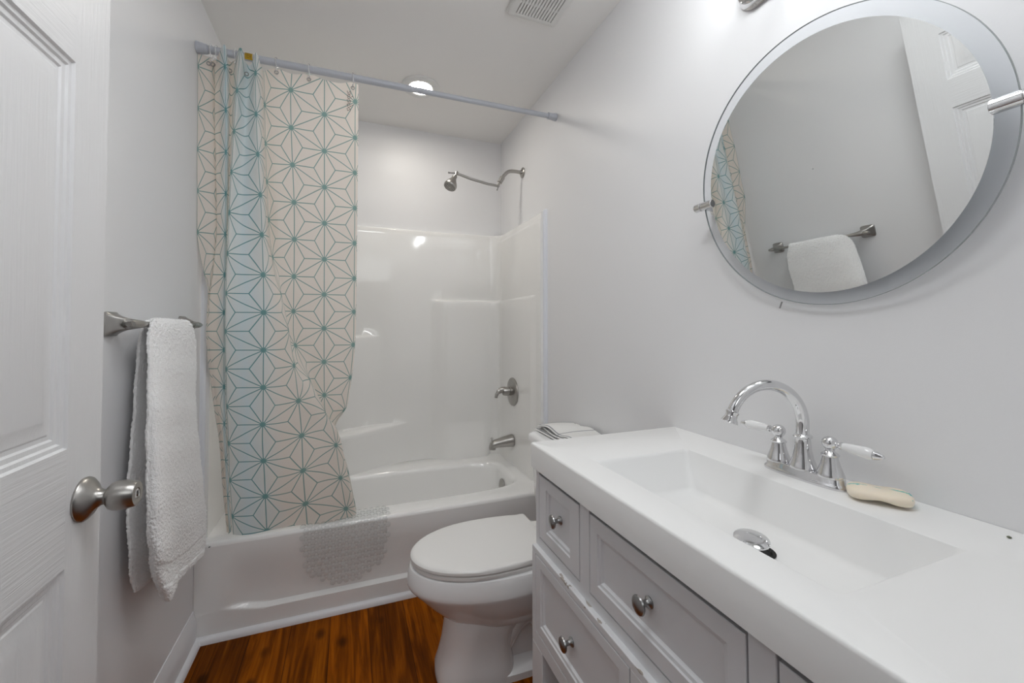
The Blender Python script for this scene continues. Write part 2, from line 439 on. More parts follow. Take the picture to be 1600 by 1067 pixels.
def obj(name, bm, mat, parent=None, smooth=True, bevel=0.0, angle=35, subsurf=0, solid=0.0, origin=None):
    bmesh.ops.recalc_face_normals(bm, faces=bm.faces)
    if origin is not None:
        bmesh.ops.translate(bm, verts=bm.verts, vec=-Vector(origin))
    me = bpy.data.meshes.new(name); bm.to_mesh(me); bm.free()
    o = bpy.data.objects.new(name, me); COL.objects.link(o)
    for mm in (mat if isinstance(mat, (list, tuple)) else [mat]): me.materials.append(mm)
    if origin is not None: o.location = origin
    if smooth:
        for p in me.polygons: p.use_smooth = True
        if angle < 180: me.set_sharp_from_angle(angle=math.radians(angle))
    if solid:
        md = o.modifiers.new('solid', 'SOLIDIFY'); md.thickness = solid; md.offset = 0
    if bevel:
        md = o.modifiers.new('bevel', 'BEVEL'); md.width = bevel; md.segments = 3; md.limit_method = 'ANGLE'; md.angle_limit = math.radians(40)
        md.harden_normals = False
    if subsurf:
        md = o.modifiers.new('sub', 'SUBSURF'); md.levels = subsurf; md.render_levels = subsurf
    if parent:
        o.parent = parent
        if origin is None: o.location = -parent.location
        else: o.location = Vector(origin) - parent.location if parent.parent is None else Vector(origin)
    return o
def child(name, bm, mat, par, **kw):
    """a sub-part: parent is itself a part whose mesh coordinates are world-aligned"""
    o = obj(name, bm, mat, None, **kw)
    o.parent = par
    wl = Vector((0, 0, 0)); q = par
    while q is not None: wl += Vector(q.location); q = q.parent
    o.location = Vector(o.location) - wl
    return o
def tag(o, label, cat, group=None, kind=None):
    if label: o['label'] = label
    if cat: o['category'] = cat
    if group: o['group'] = group
    if kind: o['kind'] = kind
    return o
def thing(name, label, cat, loc=(0, 0, 0), group=None):
    o = bpy.data.objects.new(name, None); COL.objects.link(o); o.location = loc; o.empty_display_size = 0.05
    return tag(o, label, cat, group)
def struct(name, bm, mat, label, cat='structure', **kw):
    o = obj(name, bm, mat, None, **kw)
    return tag(o, label, cat, None, 'structure')
def boxbm(*a, **k): return add_box(bm_new(), *a, **k)
def smooth01(t): t = max(0.0, min(1.0, t)); return t*t*(3-2*t)

# ------------------------------------------------------------------ room shell
struct('floor', boxbm(-0.1, W+0.1, 0.0, YB+0.1, -0.06, 0.0), m_floor, 'dark orange brown wood plank floor', 'floor', smooth=False)
struct('floor_hall', boxbm(-0.9, 2.4, -1.8, 0.0, -0.06, 0.0), m_floor, 'wood plank floor of the hallway outside the doorway', 'floor', smooth=False)
struct('ceiling', boxbm(-0.1, W+0.1, YN-0.12, YB+0.1, H, H+0.08), m_ceil, 'flat white painted ceiling', 'ceiling', smooth=False)
struct('wall_left', boxbm(-0.1, 0.0, YN-0.12, YB+0.1, 0, H), m_wall, 'white painted wall behind the towel bar', 'wall', smooth=False)
struct('wall_right', boxbm(W, W+0.1, YN-0.12, YB+0.1, 0, H), m_wall, 'white painted wall behind the round mirror', 'wall', smooth=False)
struct('wall_back', boxbm(0, W, YB, YB+0.1, 0, H), m_wall, 'white painted wall above the tub surround', 'wall', smooth=False)
bm = bm_new()
add_box(bm, -0.1, 0.085, 0.0, YN, 0, H); add_box(bm, 1.02, W+0.1, 0.0, YN, 0, H); add_box(bm, 0.085, 1.02, 0.0, YN, 2.08, H)
struct('wall_near', bm, m_wall, 'white wall around the open doorway beside the camera', 'wall', smooth=False)
bm = bm_new()
add_box(bm, 0.085, 0.092, 0.0, YN, 0, 2.08); add_box(bm, 1.013, 1.02, 0.0, YN, 0, 2.08); add_box(bm, 0.085, 1.02, 0.0, YN, 2.073, 2.08)
struct('trim_1', bm, m_trim, 'white painted jamb lining of the doorway', 'trim', smooth=False)
# hallway beyond the doorway
bm = bm_new()
add_box(bm, -0.9, -0.8, -1.7, 0.0, 0, H); add_box(bm, 2.3, 2.4, -1.7, 0.0, 0, H); add_box(bm, -0.9, 2.4, -1.8, -1.7, 0, H)
add_box(bm, -0.9, -0.1, -0.1, 0.0, 0, H); add_box(bm, W+0.1, 2.4, -0.1, 0.0, 0, H)
struct('wall_hall', bm, m_hall, 'pale walls of the hallway outside the doorway', 'wall', smooth=False)
struct('ceiling_hall', boxbm(-0.9, 2.4, -1.8, 0.0, H, H+0.05), m_hall, 'pale hallway ceiling outside the doorway', 'ceiling', smooth=False)

# baseboard on the left wall: stepped profile
def moulding(name, prof, p0, p1, out, mat, label, cat='trim'):
    bm = bm_new(); p0 = Vector(p0); p1 = Vector(p1); out = Vector(out)
    A = [bm.verts.new(p0+out*a+Vector((0, 0, b))) for a, b in prof]; B = [bm.verts.new(p1+out*a+Vector((0, 0, b))) for a, b in prof]
    n = len(prof)
    for i in range(n): bm.faces.new((A[i], A[(i+1) % n], B[(i+1) % n], B[i]))
    bm.faces.new(A); bm.faces.new(list(reversed(B)))
    return struct(name, bm, mat, label, cat, angle=30)
base_prof = [(0, 0), (0.013, 0), (0.013, 0.088), (0.010, 0.094), (0.009, 0.103), (0.006, 0.108), (0.0055, 0.122), (0.003, 0.127), (0, 0.127)]
moulding('baseboard_left', base_prof, (0, YN, 0), (0, YT-0.002, 0), (1, 0, 0), m_trim, 'white baseboard along the left wall under the towel', 'baseboard')
moulding('baseboard_right', base_prof, (W, 1.045, 0), (W, YT-0.002, 0), (-1, 0, 0), m_trim, 'white baseboard behind the toilet', 'baseboard')
qr = [(0, 0)] + [(0.018*math.cos(a*PI/12), 0.02*math.sin(a*PI/12)) for a in range(0, 7)]
moulding('trim_2', qr, (0.013, YN, 0), (0.013, YT-0.002, 0), (1, 0, 0), m_trim, 'white quarter round strip along the left baseboard')
moulding('trim_3', [(a, b*1.2) for a, b in qr], (0.013, YT-0.001, 0), (W, YT-0.001, 0), (0, -1, 0), m_trim, 'white quarter round strip along the foot of the tub')

# vertical trim strips closing the surround edges
def strip(name, x0, sgn, label):
    poly = [(0, 0), (0.010, 0.003), (0.016, 0.010), (0.016, 0.020), (0.010, 0.028), (0, 0.031)]
    bm = bm_new(); rings = []
    for z in (0.374, 1.828, 1.834):
        k = 1.0 if z < 1.83 else 0.6
        rings.append([Vector((x0+sgn*a*k, 1.932+(0.0155+(b-0.0155)*k), z)) for a, b in poly])
    add_rings(bm, rings, cap0=True, cap1=True)
    return struct(name, bm, m_pvc, label, 'trim', angle=25)
strip('trim_4', W, -1, 'white vertical strip edging the surround beside the toilet')
strip('trim_5', 0, 1, 'white vertical strip edging the surround beside the hanging towel')

# ------------------------------------------------------------------ bathtub
tub = thing('bathtub', 'white alcove bathtub with clear bubble mat over its front edge', 'bathtub', (W/2, 2.26, 0))
ZR = 0.3725
def tub_mesh():
    bm = bm_new()
    n = 128
    cx, cy = 0.765, 2.237
    def sup(ax, ay, e, i, cxx=cx, cyy=cy):
        t = 2*PI*i/n
        c, s = math.cos(t), math.sin(t)
        return Vector((cxx+ax*math.copysign(abs(c)**(2/e), c), cyy+ay*math.copysign(abs(s)**(2/e), s), 0))
    x0, x1, y0, y1 = 0.0006, W-0.0006, YT, YB-0.01
    def rect(i, inset=0.0):
        d = sup(1, 1, 2.0, i, 0, 0)
        p = sup(0.645, 0.222, 5.0, i) - Vector((cx, cy, 0))
        # project outward on the outer rectangle
        X = (x1-inset-cx) if p.x > 0 else (cx-x0-inset); Y = (y1-inset-cy) if p.y > 0 else (cy-y0-inset)
        q = sup(1, 1, 60.0, i, 0, 0)
        return Vector((cx+q.x*X, cy+q.y*Y, 0))
    rings = []
    def lift(f, z): rings.append([f(i)+Vector((0, 0, z)) for i in range(n)])
    lift(lambda i: rect(i, 0.0), ZR-0.016)
    lift(lambda i: rect(i, 0.002), ZR-0.008)
    lift(lambda i: rect(i, 0.007), ZR-0.002)
    lift(lambda i: rect(i, 0.014), ZR)
    lift(lambda i: sup(0.668, 0.240, 5.0, i), ZR+0.001)
    lift(lambda i: sup(0.655, 0.229, 5.0, i), ZR-0.002)
    lift(lambda i: sup(0.645, 0.221, 5.0, i), ZR-0.010)
    lift(lambda i: sup(0.638, 0.215, 4.8, i), ZR-0.03)
    lift(lambda i: sup(0.625, 0.205, 4.4, i), ZR-0.12)
    lift(lambda i: sup(0.605, 0.192, 4.0, i), ZR-0.22)
    lift(lambda i: sup(0.575, 0.175, 3.6, i), ZR-0.285)
    lift(lambda i: sup(0.52, 0.145, 3.2, i), ZR-0.31)
    lift(lambda i: sup(0.30, 0.07, 2.6, i), ZR-0.318)
    add_rings(bm, rings, cap1=True)
    # apron with a shallow recessed field and a ledge low down
    nx, nz = 96, 64
    g = []
    for k in range(nz+1):
        z = 0.0 + (ZR-0.016)*k/nz
        row = []
        for j in range(nx+1):
            x = x0+(x1-x0)*j/nx
            a = smooth01((x-0.085)/0.09)*smooth01((W-0.06-x)/0.09)
            dz_low = 0.083+0.03*(1-smooth01((x-0.06)/0.22))
            dep = 0.020*a*smooth01((z-dz_low)/0.010)*smooth01((ZR-0.03-z)/0.20)
            row.append(bm.verts.new((x, YT+dep, z)))
        g.append(row)
    for k in range(nz):
        for j in range(nx):
            bm.faces.new((g[k][j], g[k][j+1], g[k+1][j+1], g[k+1][j]))
    # closed ends and back of the apron box
    add_box(bm, x0, x0+0.01, YT+0.03, y1, 0, ZR-0.02); add_box(bm, x1-0.01, x1, YT+0.03, y1, 0, ZR-0.02)
    bmesh.ops.remove_doubles(bm, verts=bm.verts, dist=0.0004)
    return bm
obj('tub_shell', tub_mesh(), m_tub, tub, angle=50)
bm = bm_new()
add_lathe(bm, [(0.034, 0), (0.036, 0.002), (0.035, 0.006), (0.028, 0.009), (0.012, 0.0105), (0.001, 0.011)], (1.391, 2.262, 0.285), (-1, 0, 0.13))
ov = obj('overflow_plate', bm, m_nickel, tub); ov['label'] = 'round brushed nickel overflow plate'
bm = bm_new()
add_lathe(bm, [(0.006, 0), (0.006, 0.004), (0.003, 0.006)], (1.380, 2.262, 0.268), (-1, 0, 0.13), n=16)
child('screw', bm, m_nickel, ov)

# ------------------------------------------------------------------ moulded surround
sur = thing('shower_surround', 'glossy white moulded wall surround with corner shelves above the tub', 'shower surround', (W/2, 2.6, ZR))
def surround_mesh():
    bm = bm_new()
    R = 0.075; xl, xr, yb, yf = 0.028, W-0.028, 2.614, 1.95
    path = []   # (x, y, nx, ny)
    for k in range(25): path.append((xl, yf+(yb-R-yf)*k/24, 1, 0))
    for k in range(1, 14):
        a = PI - (PI/2)*k/14; path.append((xl+R+R*math.cos(a), yb-R+R*math.sin(a), -math.cos(a), -math.sin(a)))
    for k in range(81): path.append((xl+R+(xr-xl-2*R)*k/80, yb, 0, -1))
    for k in range(1, 14):
        a = PI/2*(1-k/14); path.append((xr-R+R*math.cos(a), yb-R+R*math.sin(a), -math.cos(a), -math.sin(a)))
    for k in range(25): path.append((xr, yb-R-(yb-R-yf)*k/24, -1, 0))
    path.insert(0, (0.001, yf, 0, 0)); path.append((W-0.001, yf, 0, 0))
    zs = set()
    z = ZR+0.0004
    while z < 1.80: zs.add(round(z, 4)); z += 0.04
    for zc in (0.614, 1.155, 1.383, 1.782):
        for d in (-0.02, -0.012, -0.007, -0.003, 0.0, 0.002, 0.004): zs.add(round(zc+d, 4))
    for z in (1.806, 1.814, 1.819, 1.822): zs.add(z)
    zs = sorted(z for z in zs if not any(0 < abs(z-zc) < 0.03 and z not in [round(zc+d, 4) for d in (-0.02, -0.012, -0.007, -0.003, 0.0, 0.002, 0.004)] for zc in (0.614, 1.155, 1.383, 1.782)))
    def below(z, zc):   # rounded nosing of a shelf
        t = (zc-z)
        if t <= -0.004: return 0.0
        if t <= 0.0: return 0.35*(t+0.004)/0.004
        return 0.35+0.65*math.sqrt(max(0, 1-(1-min(1, t/0.02))**2))
    rows = []
    for z in zs:
        row = []
        for (x, y, nx, ny) in path:
            p = 0.0
            onright = nx < -0.5 
            if y > 2.3 and x < 1.0 and ny < -0.3 or x < 0.3:
                s1 = 1-smooth01((x-0.44)/0.48)
                s2 = 1-smooth01((x-0.42)/0.32)
                if ny < -0.2:
                    p = max(p, 0.17*s1*below(z, 0.614)); p = max(p, 0.075*s2*below(z, 1.155))
            if x > 1.0:
                sb = smooth01((x-1.03)/0.12)
                pb = max(0.034*sb*below(z, 1.383), 0.02*smooth01((x-1.10)/0.25)*below(z, 1.383))
                pb += 0.05*smooth01((x-0.98)/0.25)*smooth01((0.60-z)/0.25)*(1-smooth01((x-1.38)/0.06))
                if z > 1.387: pb += 0.015*smooth01((x-1.10)/0.26)
                cr = smooth01((y-2.12)/0.35)
                ps = max(0.012*smooth01((y-2.02)/0.02)*below(z, 1.383), 0.004*below(z, 1.782),
                         (0.010+0.004*cr)*below(z, 0.985-0.10*(1-smooth01((y-2.05)/0.45)))*smooth01((y-2.10)/0.08))
                wb = smooth01((-ny-0.02)/0.96)
                if nx == 0 and ny == 0: wb = 0.0
                p = max(p, wb*pb+(1-wb)*ps)
            if z > 1.81: p -= 0.006*((z-1.81)/0.012)**2
            row.append(bm.verts.new((x+nx*p, y+ny*p, z)))
        rows.append(row)
    # top return to the drywall
    row = [bm.verts.new((min(max(x-nx*0.0235, 0.001), W-0.001), min(y-ny*0.0235, YB-0.001), 1.823)) for (x, y, nx, ny) in path]
    rows.append(row)
    for a in range(len(rows)-1):
        for k in range(len(path)-1):
            bm.faces.new((rows[a][k], rows[a][k+1], rows[a+1][k+1], rows[a+1][k]))
    return bm
obj('wall_panel', surround_mesh(), m_acryl, sur, angle=60)

# ------------------------------------------------------------------ curtain rod
YR, ZROD = 1.833, 2.270
rod = thing('shower_rod', 'white tension shower rod spanning wall to wall below the ceiling', 'curtain rod', (W/2, YR, ZROD))
def xz(x): return ZROD-0.006+0.010*x/W
bm = bm_new(); add_tube(bm, [(0.02, YR, xz(0.02)), (0.42, YR, xz(0.42)), (0.80, YR, xz(0.80)), (0.803, YR, xz(0.803))], [0.0142, 0.0142, 0.0142, 0.012], n=28)
obj('outer_tube', bm, m_rod, rod)
bm = bm_new(); add_tube(bm, [(0.80, YR, xz(0.80)), (W-0.02, YR, xz(W-0.02))], 0.0118, n=28)
obj('inner_tube', bm, m_rod, rod)
bm = bm_new(); add_lathe(bm, [(0.022, 0.001), (0.0225, 0.004), (0.021, 0.012), (0.0185, 0.03), (0.017, 0.036)], (0, YR, xz(0)), (1, 0, 0), n=32)
obj('end_cap', bm, m_rod, rod)
bm = bm_new(); add_lathe(bm, [(0.019, 0.001), (0.0195, 0.004), (0.018, 0.012), (0.0155, 0.036), (0.017, 0.040), (0.017, 0.046)], (W, YR, xz(W)), (-1, 0, 0), n=32)
obj('end_cap', bm, m_rod, rod)
bm = bm_new()
rr = []
for xx in (0.160, 0.186):
    rr.append([Vector((xx, YR-0.0146*math.cos(a), xz(xx)+0.0146*math.sin(a))) for a in [(-1.1+2.2*i/14) for i in range(15)]])
add_rings(bm, rr, close=False)
stk = obj('caution_sticker', bm, m_sticker, rod); stk['label'] = 'small yellow warning sticker wrapped on the rod'
bm = bm_new()
for k, (a0, a1) in enumerate(((0.75, 0.55), (0.35, 0.22), (0.08, -0.05), (-0.2, -0.33), (-0.5, -0.62))):
    for j in range(4):
        xa = 0.1625+0.0055*j+0.0007*(k % 2); xb = xa+0.0035+0.001*((j+k) % 2)
        rr = [[Vector((xx, YR-0.0149*math.cos(a), xz(xx)+0.0149*math.sin(a))) for a in (a0, a1)] for xx in (xa, xb)]
        add_rings(bm, rr, close=False)
child('printed_lines', bm, m_stext, stk)

# ------------------------------------------------------------------ shower curtain
S = [1, 1.5, 2, 2.5, 3, 3.5, 4, 4.5, 5, 5.5, 6, 6.5, 7, 7.5, 8, 8.15]
CUR = [
 (2.240, [(0.002, 1.835), (0.042, 1.86), (0.097, 1.8), (0.107, 1.855), (0.151, 1.8), (0.166, 1.855), (0.199, 1.805), (0.216, 1.835), (0.219, 1.855), (0.262, 1.84), (0.322, 1.835), (0.381, 1.835), (0.444, 1.835), (0.506, 1.835), (0.567, 1.835), (0.577, 1.835)]),
 (2.150, [(0.0, 1.845), (0.042, 1.875), (0.099, 1.815), (0.106, 1.865), (0.139, 1.815), (0.158, 1.865), (0.199, 1.815), (0.217, 1.845), (0.22, 1.87), (0.261, 1.855), (0.318, 1.845), (0.379, 1.845), (0.444, 1.845), (0.506, 1.845), (0.565, 1.845), (0.578, 1.845)]),
 (1.600, [(0.001, 1.862), (0.053, 1.882), (0.092, 1.872), (0.098, 1.892), (0.11, 1.842), (0.152, 1.852), (0.224, 1.832), (0.239, 1.862), (0.24, 1.892), (0.278, 1.872), (0.335, 1.862), (0.392, 1.862), (0.448, 1.862), (0.511, 1.862), (0.567, 1.862), (0.577, 1.862)]),
 (1.200, [(0.053, 1.927), (0.025, 1.907), (0.084, 1.907), (0.095, 1.917), (0.098, 1.867), (0.156, 1.857), (0.234, 1.837), (0.289, 1.842), (0.319, 1.857), (0.303, 1.887), (0.331, 1.897), (0.389, 1.887), (0.449, 1.877), (0.511, 1.877), (0.567, 1.877), (0.575, 1.877)]),
 (0.870, [(0.082, 1.952), (0.052, 1.932), (0.085, 1.922), (0.1, 1.922), (0.103, 1.892), (0.161, 1.872), (0.233, 1.852), (0.295, 1.857), (0.361, 1.862), (0.418, 1.872), (0.448, 1.892), (0.414, 1.922), (0.452, 1.912), (0.503, 1.902), (0.539, 1.912), (0.544, 1.912)]),
 (0.770, [(0.086, 1.96), (0.064, 1.94), (0.086, 1.93), (0.099, 1.93), (0.106, 1.9), (0.163, 1.88), (0.23, 1.86), (0.299, 1.865), (0.369, 1.87), (0.43, 1.88), (0.489, 1.89), (0.504, 1.9), (0.477, 1.93), (0.49, 1.93), (0.492, 1.945), (0.495, 1.95)]),
 (0.600, [(0.092, 1.96), (0.076, 1.945), (0.093, 1.94), (0.107, 1.935), (0.111, 1.91), (0.168, 1.895), (0.236, 1.88), (0.306, 1.88), (0.376, 1.88), (0.449, 1.885), (0.513, 1.895), (0.541, 1.915), (0.517, 1.94), (0.528, 1.94), (0.541, 1.955), (0.543, 1.96)]),
 (0.385, [(0.105, 1.955), (0.094, 1.945), (0.104, 1.95), (0.114, 1.945), (0.123, 1.925), (0.177, 1.91), (0.241, 1.915), (0.314, 1.91), (0.39, 1.915), (0.469, 1.91), (0.548, 1.92), (0.585, 1.935), (0.561, 1.955), (0.566, 1.955), (0.583, 1.965), (0.585, 1.97)]),
]
# the edge panel: a deep hidden tuck between the wall edge and the first pleat
S = [0, 0.68, 1.0, 1.32] + S[2:]
for z_, r_ in CUR:
    d_ = 0.040 if z_ > 1.5 else 0.018
    x_, y_ = r_[1]
    r_[2:2] = [(x_+0.003, y_+d_), (x_+0.007, y_+0.003)]
def monot(zs, vs, z):
    """piecewise monotone cubic along height, zs decreasing"""
    n = len(zs)
    if z >= zs[0]: return vs[0]
    if z <= zs[-1]: return vs[-1]
    i = max(k for k in range(n-1) if zs[k] >= z)
    def slope(k):
        if k == 0 or k == n-1: 
            a = 0 if k == 0 else n-2
            return (vs[a+1]-vs[a])/(zs[a+1]-zs[a])
        d0 = (vs[k]-vs[k-1])/(zs[k]-zs[k-1]); d1 = (vs[k+1]-vs[k])/(zs[k+1]-zs[k])
        return 0.0 if d0*d1 <= 0 else 2*d0*d1/(d0+d1)
    h = zs[i+1]-zs[i]; t = (z-zs[i])/h
    return ((2*t**3-3*t**2+1)*vs[i] + (t**3-2*t**2+t)*h*slope(i) + (-2*t**3+3*t**2)*vs[i+1] + (t**3-t**2)*h*slope(i+1))
ZL = [c[0] for c in CUR]
def curtain_row(z):
    pts = [(monot(ZL, [c[1][k][0] for c in CUR], z), monot(ZL, [c[1][k][1] for c in CUR], z)) for k in range(len(S))]
    return pts
NSUB = 8
VS_S = 0.1545
hooks = [0.042+0.006, 0.066, 0.132, 0.186, 0.272, 0.386, 0.552]
def hem_top(s, x, y):
    """height of the top hem: pleats stand up in front of the rod, and it sags between the rings"""
    if s < 4.35:
        return 2.246 + 0.030*smooth01((1.83-y)/0.03) 
    xs = [0.262, 0.386, 0.552]
    d = min(abs(x-h) for h in xs)
    return 2.247 - 0.012*smooth01(d/0.06)
def curtain_mesh():
    bm = bm_new(); uvl = bm.loops.layers.uv.new('uv')
    zs = [2.240-(2.240-0.385)*k/110 for k in range(111)]
    grid = []; uvs = {}
    for z in zs:
        pts = curtain_row(z)
        P3 = catmull([(p[0], p[1], s) for p, s in zip(pts, S)], NSUB)
        row = []
        for q in P3:
            x, y, s = q
            zz = z
            if z > 2.0:
                t = (z-2.0)/0.24
                zz = 2.0+t*(hem_top(s, x, y)-2.0)
            if z < 0.6:
                # the hem settles on the rim, a little higher where folds lift it
                t = (0.6-z)/0.215
                zz = 0.6-t*(0.6-(0.3795+0.004*math.sin(3.1*s)+0.006*max(0, (s-6)/2)))
            # small creases
            y2 = y + 0.0016*math.sin(9*z+5.1*s) + 0.0012*math.sin(23*z-3.3*s)
            x2 = max(x, 0.0022)
            v = bm.verts.new((x2, min(y2, 1.975), zz)); row.append(v)
            w = smooth01((s-4.3)/1.4)
            z0, pa, pb = 2.198-0.027*w, 0.157-0.006*w, 0.1475-0.0055*w
            uvs[v] = (s, -((z0-zz)/pa if zz > 1.4 else (z0-1.4)/pa+(1.4-zz)/pb))
        grid.append(row)
    for a in range(len(grid)-1):
        for k in range(len(grid[0])-1):
            f = bm.faces.new((grid[a][k], grid[a][k+1], grid[a+1][k+1], grid[a+1][k]))
            for lp in f.loops: lp[uvl].uv = uvs[lp.vert]
    return bm
curt = thing('shower_curtain', 'cream shower curtain with teal star line print gathered at the left', 'shower curtain', (0.29, 1.86, ZR))
obj('curtain_fabric', curtain_mesh(), m_curtain, curt, angle=180)
# metal grommets along the top hem
gl = [(0.034, 1.853, 2.222), (0.048, 1.853, 2.221), (0.106, 1.845, 2.205), (0.163, 1.842, 2.203), (0.268, 1.831, 2.226), (0.386, 1.829, 2.222), (0.555, 1.829, 2.222)]
for g in gl:
    bm = bm_new(); add_torus(bm, g, (0, 1, 0.1), 0.0065, 0.0018, 24, 10)
    go = obj('grommet', bm, m_dnick, curt)
# printed care text near the free edge
bm = bm_new()
for j in range(14):
    zt = 2.200-0.0062*j
    for k in range(2 if j not in (3, 9, 10) else 3):
        xa = 0.531+0.0075*k+0.002*((j*7+k) % 3)
        add_box(bm, xa, xa+0.0045+0.002*((j+k) % 2), 1.8265, 1.8275, zt, zt+0.0035)
obj('care_print', bm, m_care, curt, smooth=False)['label'] = 'small faded care text'

# rings: clear plastic loops hung over the rod, each one a thing of its own
def make_ring(name, x, yw, label):
    o = thing(name, label, 'curtain ring', (x, YR, ZROD), 'clear plastic curtain rings')
    zc = xz(x)-0.011
    bm = bm_new()
    pts = []
    for k in range(25):
        a = PI*1.36 - (2*PI*0.94)*k/24
        pts.append((x+0.002*math.sin(a*2), YR+0.0215*math.cos(a), zc+0.030*math.sin(a)))
    add_tube(bm, pts, 0.0019, n=10)
    obj('loop', bm, m_clear, o)
    bm = bm_new(); add_lathe(bm, [(0.0032, 0), (0.0035, 0.003), (0.0025, 0.006)], (x, YR-0.014, zc-0.026), (0, -0.3, -1), n=12)
    obj('clasp', bm, m_clear, o)
    return o
ring_labels = ['clear plastic curtain ring nearest the left wall', 'clear plastic curtain ring second from the left wall',
  'clear plastic curtain ring between the two gathered pleats', 'clear plastic curtain ring beside the yellow sticker on the rod',
  'clear plastic curtain ring just right of the gathered pleats', 'clear plastic curtain ring in the middle of the flat part of the curtain',
  'clear plastic curtain ring at the free right edge of the curtain']
for x, lb in zip([0.048, 0.066, 0.128, 0.200, 0.268, 0.386, 0.555], ring_labels):
    make_ring('curtain_ring', x, 0, lb)

# ------------------------------------------------------------------ shower fittings
YS = 2.258
sh = thing('shower_fixture', 'brushed nickel shower head on a jointed swivel arm', 'shower head', (W, YS, 2.141))
bm = bm_new(); add_lathe(bm, [(0.031, 0.0005), (0.032, 0.003), (0.029, 0.007), (0.016, 0.012), (0.013, 0.018)], (W, YS, 2.141), (-1, 0, 0))
obj('flange', bm, m_nickel, sh)
arm = catmull([(W-0.005, YS, 2.141), (1.470, YS, 2.142), (1.430, YS, 2.135), (1.402, YS, 2.108), (1.386, YS, 2.084)], 8)
bm = bm_new(); add_tube(bm, arm, 0.0105, n=20); obj('arm', bm, m_nickel, sh)
bm = bm_new(); d = Vector((-0.5, 0, -0.866))
add_lathe(bm, [(0.012, -0.004), (0.0155, 0.0), (0.0155, 0.018), (0.0125, 0.020), (0.0125, 0.026), (0.015, 0.028), (0.015, 0.036), (0.009, 0.040), (0.009, 0.056), (0.012, 0.058), (0.012, 0.064), (0.007, 0.066)], (1.392, YS, 2.094), d, n=12)
obj('swivel_joint', bm, m_nickel, sh, angle=20)
bm = bm_new(); add_tube(bm, [(1.358, YS-0.002, 2.040), (1.30, YS-0.002, 2.044), (1.20, YS-0.002, 2.060), (1.128, YS-0.002, 2.078), (1.110, YS-0.002, 2.081)], 0.0072, n=16)
ext = obj('extension_arm', bm, m_nickel, sh)
bm = bm_new(); add_tube(bm, [(1.362, YS-0.006, 2.036), (1.352, YS-0.030, 2.014), (1.344, YS-0.040, 2.002)], [0.0035, 0.003, 0.0042], n=10)
obj('wing_nut', bm, m_dnick, sh)
bm = bm_new(); add_tube(bm, [(1.106, YS-0.006, 2.080), (1.075, YS-0.020, 2.073), (1.060, YS-0.028, 2.070)], [0.004, 0.0035, 0.005], n=10)
obj('wing_nut', bm, m_dnick, sh)
hd = Vector((-0.42, -0.25, -0.87)).normalized(); ho = Vector((1.112, YS-0.002, 2.083))
bm = bm_new()
add_lathe(bm, [(0.006, -0.012), (0.010, -0.008), (0.011, 0.0), (0.009, 0.008), (0.008, 0.02), (0.0125, 0.024), (0.0135, 0.034), (0.0135, 0.044), (0.017, 0.050), (0.024, 0.064), (0.033, 0.082), (0.0365, 0.094), (0.036, 0.104), (0.033, 0.108), (0.026, 0.109), (0.001, 0.1095)], ho, hd, n=36)
spr = obj('spray_head', bm, m_nickel, sh, angle=40)
bm = bm_new(); a_, u_, v_ = frame_from(hd)
for ring, cnt in ((0.011, 8), (0.020, 14), (0.028, 20)):
    for k in range(cnt):
        c = ho+hd*0.1085+(u_*math.cos(2*PI*k/cnt)+v_*math.sin(2*PI*k/cnt))*ring
        add_lathe(bm, [(0.0018, 0), (0.0015, 0.003)], c, hd, n=8)
child('nozzles', bm, m_dark, spr)

XV = W-0.043   # face of the side panel behind the valve
sv = thing('shower_valve', 'round brushed nickel shower valve with a curved lever handle', 'shower valve', (XV, 2.318, 0.815))
bm = bm_new(); add_lathe(bm, [(0.0835, -0.004), (0.085, 0.001), (0.084, 0.005), (0.078, 0.009), (0.04, 0.012), (0.032, 0.013)], (XV, 2.318, 0.815), (-1, 0, 0), n=56)
obj('escutcheon', bm, m_nickel, sv, angle=30)
bm = bm_new(); add_lathe(bm, [(0.027, 0.010), (0.027, 0.024), (0.024, 0.025), (0.024, 0.028), (0.0275, 0.029), (0.0265, 0.052), (0.022, 0.064), (0.008, 0.070)], (XV, 2.318, 0.820), (-1, 0, 0), n=32)
hn = obj('handle', bm, m_nickel, sv, angle=30)
bm = bm_new(); add_tube(bm, catmull([(XV-0.045, 2.318, 0.826), (XV-0.070, 2.318, 0.829), (XV-0.090, 2.317, 0.820), (XV-0.104, 2.316, 0.802), (XV-0.109, 2.315, 0.783)], 6), [0.021]*4+[0.020]*3+[0.018]*3+[0.015]*4+[0.011]*5+[0.0095]*5+[0.007], n=18, sx=0.8)
child('lever', bm, m_nickel, hn)

sp_ = thing('tub_spout', 'brushed nickel tub spout with diverter pull', 'tub spout', (XV, 2.322, 0.52))
def spout_mesh():
    bm = bm_new(); rings = []
    st = [(0.0, 0.0, 0.036, 0.036), (0.004, 0.0, 0.0375, 0.0375), (0.012, 0, 0.0365, 0.0365), (0.05, -0.003, 0.033, 0.032), (0.095, -0.008, 0.029, 0.026), (0.118, -0.011, 0.027, 0.024), (0.132, -0.016, 0.025, 0.024), (0.141, -0.024, 0.021, 0.020), (0.146, -0.033, 0.014, 0.012)]
    n = 28
    for dx, dz, ry, rz in st:
        rings.append([Vector((XV-dx, 2.322+ry*math.cos(2*PI*k/n), 0.520+dz+rz*math.sin(2*PI*k/n))) for k in range(n)])
    add_rings(bm, rings, cap0=True, cap1=True)
    add_lathe(bm, [(0.019, 0), (0.019, 0.026), (0.016, 0.028), (0.015, 0.026), (0.014, 0.015), (0.001, 0.014)], (XV-0.125, 2.322, 0.505), (-0.12, 0, -1), n=24)
    return bm
obj('spout_body', spout_mesh(), m_nickel, sp_, angle=40)
